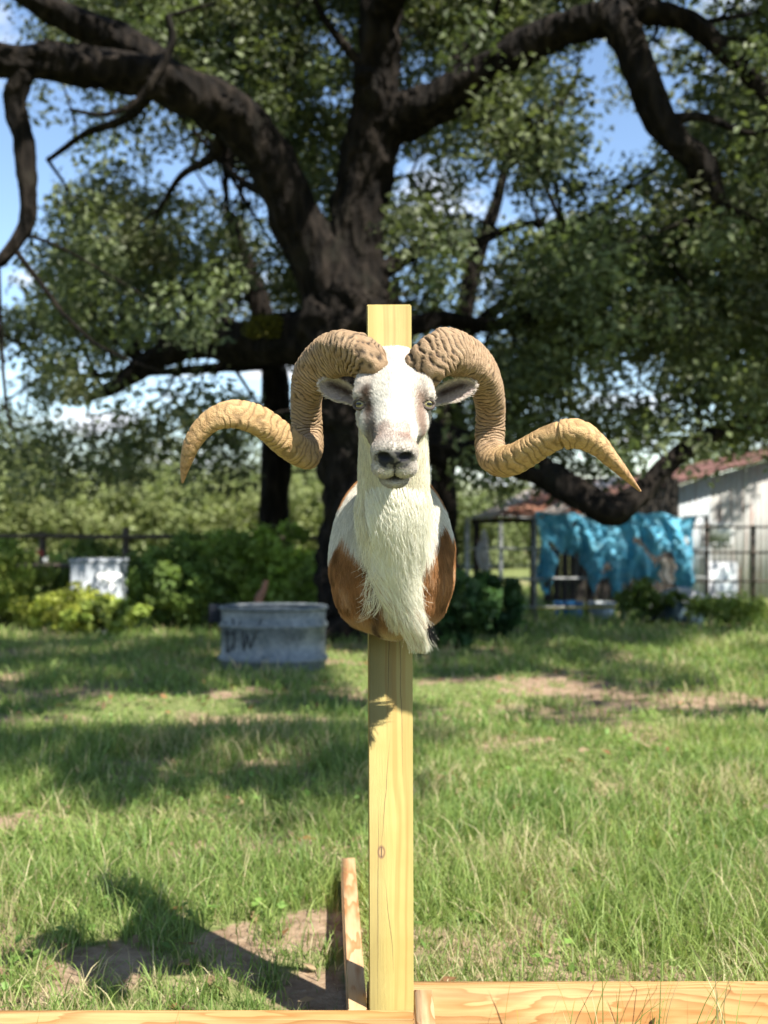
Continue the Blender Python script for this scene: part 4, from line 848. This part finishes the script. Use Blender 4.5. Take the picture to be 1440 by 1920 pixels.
for k in range(KB):
    t = k / (KB - 1); z = zr + (zt - zr) * t; dpt = 1.66 + .22
    pyk = 960 - (z - 1.066) / 1.9 * 2000; cx = (np.interp(pyk, [900, 1000, 1050, 1100, 1150, 1200, 1225], [741, 748, 752, 757, 766, 782, 794]) - 720) * 1.9 / 2000
    hw = np.interp(pyk, [900, 960, 1040, 1070, 1100, 1150, 1200, 1225], [60, 62, 51, 41, 34, 29, 27, 20]) * 1.9 / 2000
    xt = cx + uu * hw + spread * .0045 * t * t + lock * .003 * t; x = xr + (xt - xr) * sm(t, 0, .8)
    sk_ = np.minimum(skinY(x, z), -.02); y = sk_ - .003 - (.004 + .012 * depth) * sm(t, 0, .5)
    if k: y = np.minimum(y, bp[:, k - 1, 1] + .62 * np.abs(z - bp[:, k - 1, 2]))
    y = np.where(z < .93, np.maximum(y, -(.074 + .95 * np.maximum(z - .813, 0)) - .012 * depth), y)
    bp[:, k] = np.stack([x + .0005 * np.sin(k * 1.3 + spread * 9), y, z], -1)
fly = rng.random(nb) < .035; bp[fly, -3:, 0] += (rng.normal(size=fly.sum()) * .009)[:, None] * np.array([.3, .7, 1.2]); bp[fly, -3:, 1] -= .01
bc = np.array([.86, .83, .71]) * rng.uniform(.8, 1.1, nb)[:, None]; tipb = (rng.random(nb) < .10) & (zt < .86); bc[tipb] = np.array([.40, .22, .11]); bc = np.clip(bc, 0, .86)
hair('beard', bp, bc, .00033, .00011, M_hair, mount, 'long straight cream beard hanging over the brisket')
nt2 = 260; sd = rng.choice([-1, 1], nt2, p=[.62, .38]); z0 = rng.uniform(.90, 1.03, nt2); x0 = .0175 + sd * rng.uniform(.018, .05, nt2); tl = rng.uniform(.03, .07, nt2); KT = 6; tp = np.zeros((nt2, KT, 3))
for k in range(KT):
    t = k / (KT - 1); z = z0 - tl * (t - .25 * t ** 3); x = x0 + sd * tl * (.12 * t + .32 * t ** 2.4 * rng.random(nt2)); y = np.minimum(skinY(x, z), -.03) - .010 - .018 * t
    if k: y = np.minimum(y, tp[:, k - 1, 1] + .01)
    tp[:, k] = np.stack([x, y, z], -1)
hair('stray_hair', tp, np.array([.84, .79, .63]) * rng.uniform(.8, 1.05, (nt2, 1)), .00036, .00012, M_hair, mount, 'loose cream hairs curling off the beard edge')
# a few dark hairs at the right of the beard tip
nd = 70; q0 = P(806, 1180, 1.97); z = np.linspace(0, -.024, 5); dp = q0 + rng.normal(size=(nd, 1, 3)) * [.004, .004, .006] + np.stack([.010 * np.linspace(0, 1, 5) ** 1.5, 0 * z, z], -1)[None] * rng.uniform(.5, 1.2, (nd, 1, 1))
hair('dark_tuft', dp, np.full((nd, 3), .015), .0004, .00015, M_hair, mount, 'tuft of black hair beside the beard tip')
# eyes
def m_eye():
    m = N('amber eye'); sp = m.n('ShaderNodeSeparateXYZ', {0: m.coord()}); x, y, z = sp.outputs
    r = m.math('SQRT', m.math('ADD', m.math('MULTIPLY', x, x), m.math('MULTIPLY', z, z)))
    c = m.mix(m.rng_(m.noise(m.coord(), 300, 3), .4, .6), (.17, .145, .065), (.28, .245, .11)); c = m.mix(m.rng_(r, .0078, .0090), c, (.03, .02, .015)); return m.done(c, .06, .6)
M_eye = m_eye(); M_pup = plain('pupil', (.006, .006, .008), .05, .6, 0, 0)
for s, E_ in ((-1, EYE[0]), (1, EYE[1])):
    ctr = E_ - MO; u_ = np.linspace(0, np.pi, 15); prof = np.stack([np.sin(u_) * .0122, -np.cos(u_) * .0122], -1); v, f = lathe(prof, 24); v = v[:, [0, 2, 1]] * [1, -1, 1]
    eo = link('eye', mesh_np('eye', v, f, M_eye, None, True), mount, tuple(ctr), (0, 0, math.radians(39.8 * s))); tag(eo, 'amber glass eye with dark slot pupil')
    pv, pf = lathe(np.stack([np.sin(u_) * .0052, -np.cos(u_) * .0018], -1), 16, 1, .48); pv = pv[:, [0, 2, 1]] * [1.15, -1, 1.15]; pv[:, 1] -= .0112; link('pupil', mesh_np('pupil', pv, pf, M_pup, None, True), eo)
    # lids: a hooded ring round the eye
    t = np.linspace(0, 2 * np.pi, 33)[:-1]; Rz = math.radians(39.8 * s); ring = np.stack([np.cos(t) * .0128, -.0072 + 0 * t, np.sin(t) * np.where(np.sin(t) > 0, .0072, .0074)], -1); ring[:, 1] += -.0018 * np.abs(np.sin(t))
    ring = np.vstack([ring, ring[:1]]); MB().tube(ring, .0030, 8, cap=False).obj('eyelid', plain('dark lid', (.055, .042, .036), .6, .3), eo, True)
# ears
def m_ear():
    m = N('ear hide'); m.bump(m.noise(m.coord((1, 1, 1)), 260, 3), .3, .002); m.done(m.attr(), .8, .2); return m.m
M_ear = m_ear()
for s, base, tip in ((-1, P(668, 748, 1.845), P(603, 715, 1.85)), (1, P(812, 748, 1.845), P(888, 717, 1.85))):
    d = tip - base; Ln = np.linalg.norm(d); d /= Ln; upv = np.array([0, 0, 1.0]); wv = unit(upv - d * (upv @ d)); nv_ = np.cross(d, wv); nv_ *= -np.sign(nv_[1]) if nv_[1] else 1
    nu_, nw = 26, 15; U = np.linspace(0, 1, nu_); W_ = np.linspace(-1, 1, nw); vs0 = []; cs0 = []
    half = np.interp(U, [0, .15, .35, .6, .8, .92, 1], [.0135, .0155, .0195, .0205, .0175, .0115, .003])
    for a in range(nu_):
        for b in range(nw):
            ww = W_[b]; cup = .016 * (ww ** 2) * (1 - .5 * U[a]) - .012 * (1 - U[a])
            vs0.append(base + d * U[a] * Ln + wv * half[a] * ww * (1 - .12 * ww ** 2) - wv * .004 * U[a] ** 2 + nv_ * cup)
            dark = math.exp(-((ww - .25) / .38) ** 2) * float(sm(U[a], .95, .7)) * float(sm(U[a], .0, .25)); edge = float(sm(abs(ww), .72, .95)); edge = max(edge, float(sm(U[a], .9, 1)))
            col_ = np.array([.52, .44, .40]) * (1 - dark) + np.array([.085, .055, .05]) * dark; col_ = col_ * (1 - .8 * edge) + np.array([.60, .54, .48]) * .8 * edge; cs0.append(col_ * rng.uniform(.85, 1.12))
    vs0 = np.array(vs0); bk = vs0 - nv_ * .003; i, j = np.meshgrid(np.arange(nu_ - 1), np.arange(nw - 1), indexing='ij'); f = np.stack([i * nw + j, (i + 1) * nw + j, (i + 1) * nw + j + 1, i * nw + j + 1], -1).reshape(-1, 4); nV = nu_ * nw
    rim = np.concatenate([np.arange(nu_) * nw, (nu_ - 1) * nw + np.arange(1, nw), (np.arange(nu_ - 2, -1, -1)) * nw + nw - 1]); r2 = np.roll(rim, -1); side = np.stack([rim, r2, r2 + nV, rim + nV], -1)[:-1]
    eo = link('ear', mesh_np('ear', np.concatenate([vs0, bk]) - MO, np.concatenate([f, f[:, ::-1] + nV, side]), M_ear, np.concatenate([np.array(cs0), np.full((nV, 3), .45)]), True), mount)
    ne = 2600; ia = rng.integers(0, nV, ne); q = vs0[ia] + rng.normal(size=(ne, 3)) * .0012; fl = unit(d + .5 * wv * W_[ia % nw][:, None] + .25 * rng.normal(size=(ne, 3)) + nv_ * .2); Le = rng.uniform(.003, .006, ne)[:, None]
    hair('ear_hair', np.stack([q, q + fl * Le * .5 + nv_ * .001, q + fl * Le], 1), np.clip(np.array(cs0)[ia] * rng.uniform(.8, 1.3, ne)[:, None], 0, .8), .00035, .00012, M_hair, eo)
# horns
def m_horn():
    m = N('ridged horn'); c = m.attr(); n1 = m.noise(m.coord((1, 1, 1)), 55, 5, .6); n2 = m.noise(m.coord(), 420, 3, .6)
    c = m.mix(m.rng_(n1, .4, .72, 0, .45), c, m.mix(1.0, c, (.62, .52, .42), 'MULTIPLY')); c = m.mix(m.rng_(n2, .55, .8, 0, .35), c, m.mix(1.0, c, (.5, .42, .34), 'MULTIPLY'))
    n3 = m.noise(m.coord(), 150, 4, .65); c = m.mix(m.rng_(n3, .6, .78, 0, .5), c, (.10, .065, .04)); m.bump(m.math('ADD', m.math('ADD', n1, n2), n3), .6, .004); return m.done(c, .6, .25)
M_horn = m_horn()
HL = [(702, 698, 1.81, 36), (687, 677, 1.79, 40), (660, 660, 1.80, 42), (634, 660, 1.83, 41), (602, 682, 1.87, 37), (582, 716, 1.91, 32), (576, 755, 1.95, 28.5), (578, 795, 1.975, 28), (580, 830, 1.965, 27.5), (570, 851, 1.925, 28), (543, 836, 1.886, 29), (508, 806, 1.853, 28.5), (470, 785, 1.828, 28), (428, 779, 1.816, 25.5), (392, 794, 1.816, 21), (364, 828, 1.822, 17), (350, 866, 1.835, 11.5), (342, 905, 1.85, 2.5)]
HR = [(789, 702, 1.81, 36), (805, 681, 1.79, 40), (829, 665, 1.80, 42), (852, 664, 1.83, 42), (886, 683, 1.87, 38), (911, 716, 1.91, 33), (921, 756, 1.95, 28.5), (921, 800, 1.975, 28), (920, 838, 1.965, 27.5), (930, 864, 1.925, 29), (958, 862, 1.886, 29), (998, 840, 1.853, 27.5), (1040, 818, 1.828, 26), (1082, 813, 1.816, 26), (1120, 833, 1.816, 20.5), (1150, 864, 1.822, 14.5), (1176, 893, 1.835, 8.5), (1201, 921, 1.85, 2)]
for s, rows in ((-1, HL), (1, HR)):
    r = crom([(*P(q[0], q[1], q[2]), q[3] * q[2] / FPX) for q in rows], 26); arc = np.concatenate([[0], np.cumsum(np.linalg.norm(np.diff(r[:, :3], axis=0), axis=1))]); m_ = 1000; sa = np.linspace(0, arc[-1], m_)
    r = np.stack([np.interp(sa, arc, r[:, k]) for k in range(4)], -1); pts, R_ = r[:, :3], r[:, 3]; nn = 48; th = np.arange(nn) * 2 * np.pi / nn; tq = sa / arc[-1]
    # frame that keeps the keel turning slowly along the horn
    T = np.gradient(pts, axis=0); T = unit(T); Nn = np.zeros_like(T); Nn[0] = unit(np.cross([0, 0, 1.0], T[0]))
    for k in range(1, m_): q = Nn[k - 1] - T[k] * (Nn[k - 1] @ T[k]); Nn[k] = q / np.linalg.norm(q)
    Bn = np.cross(T, Nn); TH, SS = np.meshgrid(th, sa, indexing='xy'); q3 = np.stack([np.cos(TH) * 1.0, np.sin(TH) * 1.0, SS * 30], -1) + s * 3.7
    tilt = .005 * np.cos(TH + 1.2) + .0042 * noise(q3, 1.0) + .006 * noise(q3 * [.2, .2, 1], 1.3) * np.interp(tq, [0, .45, .6, 1], [0, 0, 1, 1])[:, None] + .0022 * noise(q3, 3.0) * np.interp(tq, [0, .2, .35, 1], [1.1, .8, .55, .6])[:, None]; spc = np.interp(tq, [0, .3, .55, 1], [.0076, .0086, .0135, .019])[:, None]
    ph = np.cumsum(np.gradient(sa)[:, None] / spc, axis=0) + tilt / spc; wav = .5 + .5 * np.cos(2 * np.pi * ph); ph = ph + .16 * noise(q3 * [.4, .4, 1.0] + 11, 2.4); fr_ = ph % 1.0; sharp = (1 - np.exp(-(np.minimum(fr_, 1 - fr_) / .13) ** 2)) * (.72 + .28 * fr_)
    amp = np.interp(tq, [0, .06, .3, .55, .9, 1], [.11, .15, .13, .07, .04, 0])[:, None] * (.55 + .45 * np.clip(noise(q3 + 5, .7) + .5, 0, 1.5))
    prof = 1 + .085 * np.cos(3 * (TH - .6 * s)) + .02 * np.cos(2 * TH + 1); rr = R_[:, None] * prof * (1 + amp * (sharp - .75) * 1.3 + .035 * noise(q3, .5) + .014 * noise(q3, 6.0) + .018 * noise(q3, 2.2) * np.interp(tq, [0, .25, .4, 1], [2.4, 1, .7, .4])[:, None])
    if s > 0: k0 = np.abs(tq - .752).argmin(); rr[k0 - 5:k0 + 1] *= .88; rr[k0 + 1:k0 + 91] *= (1.07 - .07 * np.linspace(0, 1, 90))[:, None]
    else: rr *= 1 + .10 * np.exp(-((tq - .535) / .012) ** 2)[:, None] * np.clip(np.cos(TH - 2.2), 0, 1)
    v = pts[:, None] + rr[..., None] * (np.cos(TH)[..., None] * Nn[:, None] + np.sin(TH)[..., None] * Bn[:, None])
    i, j = np.meshgrid(np.arange(m_ - 1), np.arange(nn), indexing='ij'); j2 = (j + 1) % nn; f = np.stack([i * nn + j, i * nn + j2, (i + 1) * nn + j2, (i + 1) * nn + j], -1).reshape(-1, 4)
    tcol = np.stack([np.interp(tq, [0, .12, .3, .5, .6, .85, 1], z_) for z_ in ([.36, .41, .43, .41, .53, .55, .48], [.245, .28, .295, .28, .35, .355, .28], [.145, .165, .175, .165, .165, .165, .14])], -1)[:, None] * np.ones((1, nn, 1))
    dirt = np.clip(1.25 * (1 - sharp), 0, 1) ** 1.3 * np.interp(tq, [0, .3, .55, 1], [1.0, .95, .55, .38])[:, None]; streak = sm(noise(q3 + 2, 1.6), .4, 1.0) * .35
    tcol = tcol * .80 * (1 - .85 * dirt[..., None]) * (1 - streak[..., None] * np.array([.35, .45, .55])) * (1 + .1 * noise(q3, 5)[..., None])
    link('horn', mesh_np('horn', v.reshape(-1, 3) - MO, f, M_horn, np.clip(tcol.reshape(-1, 3), .02, .8), True), mount)
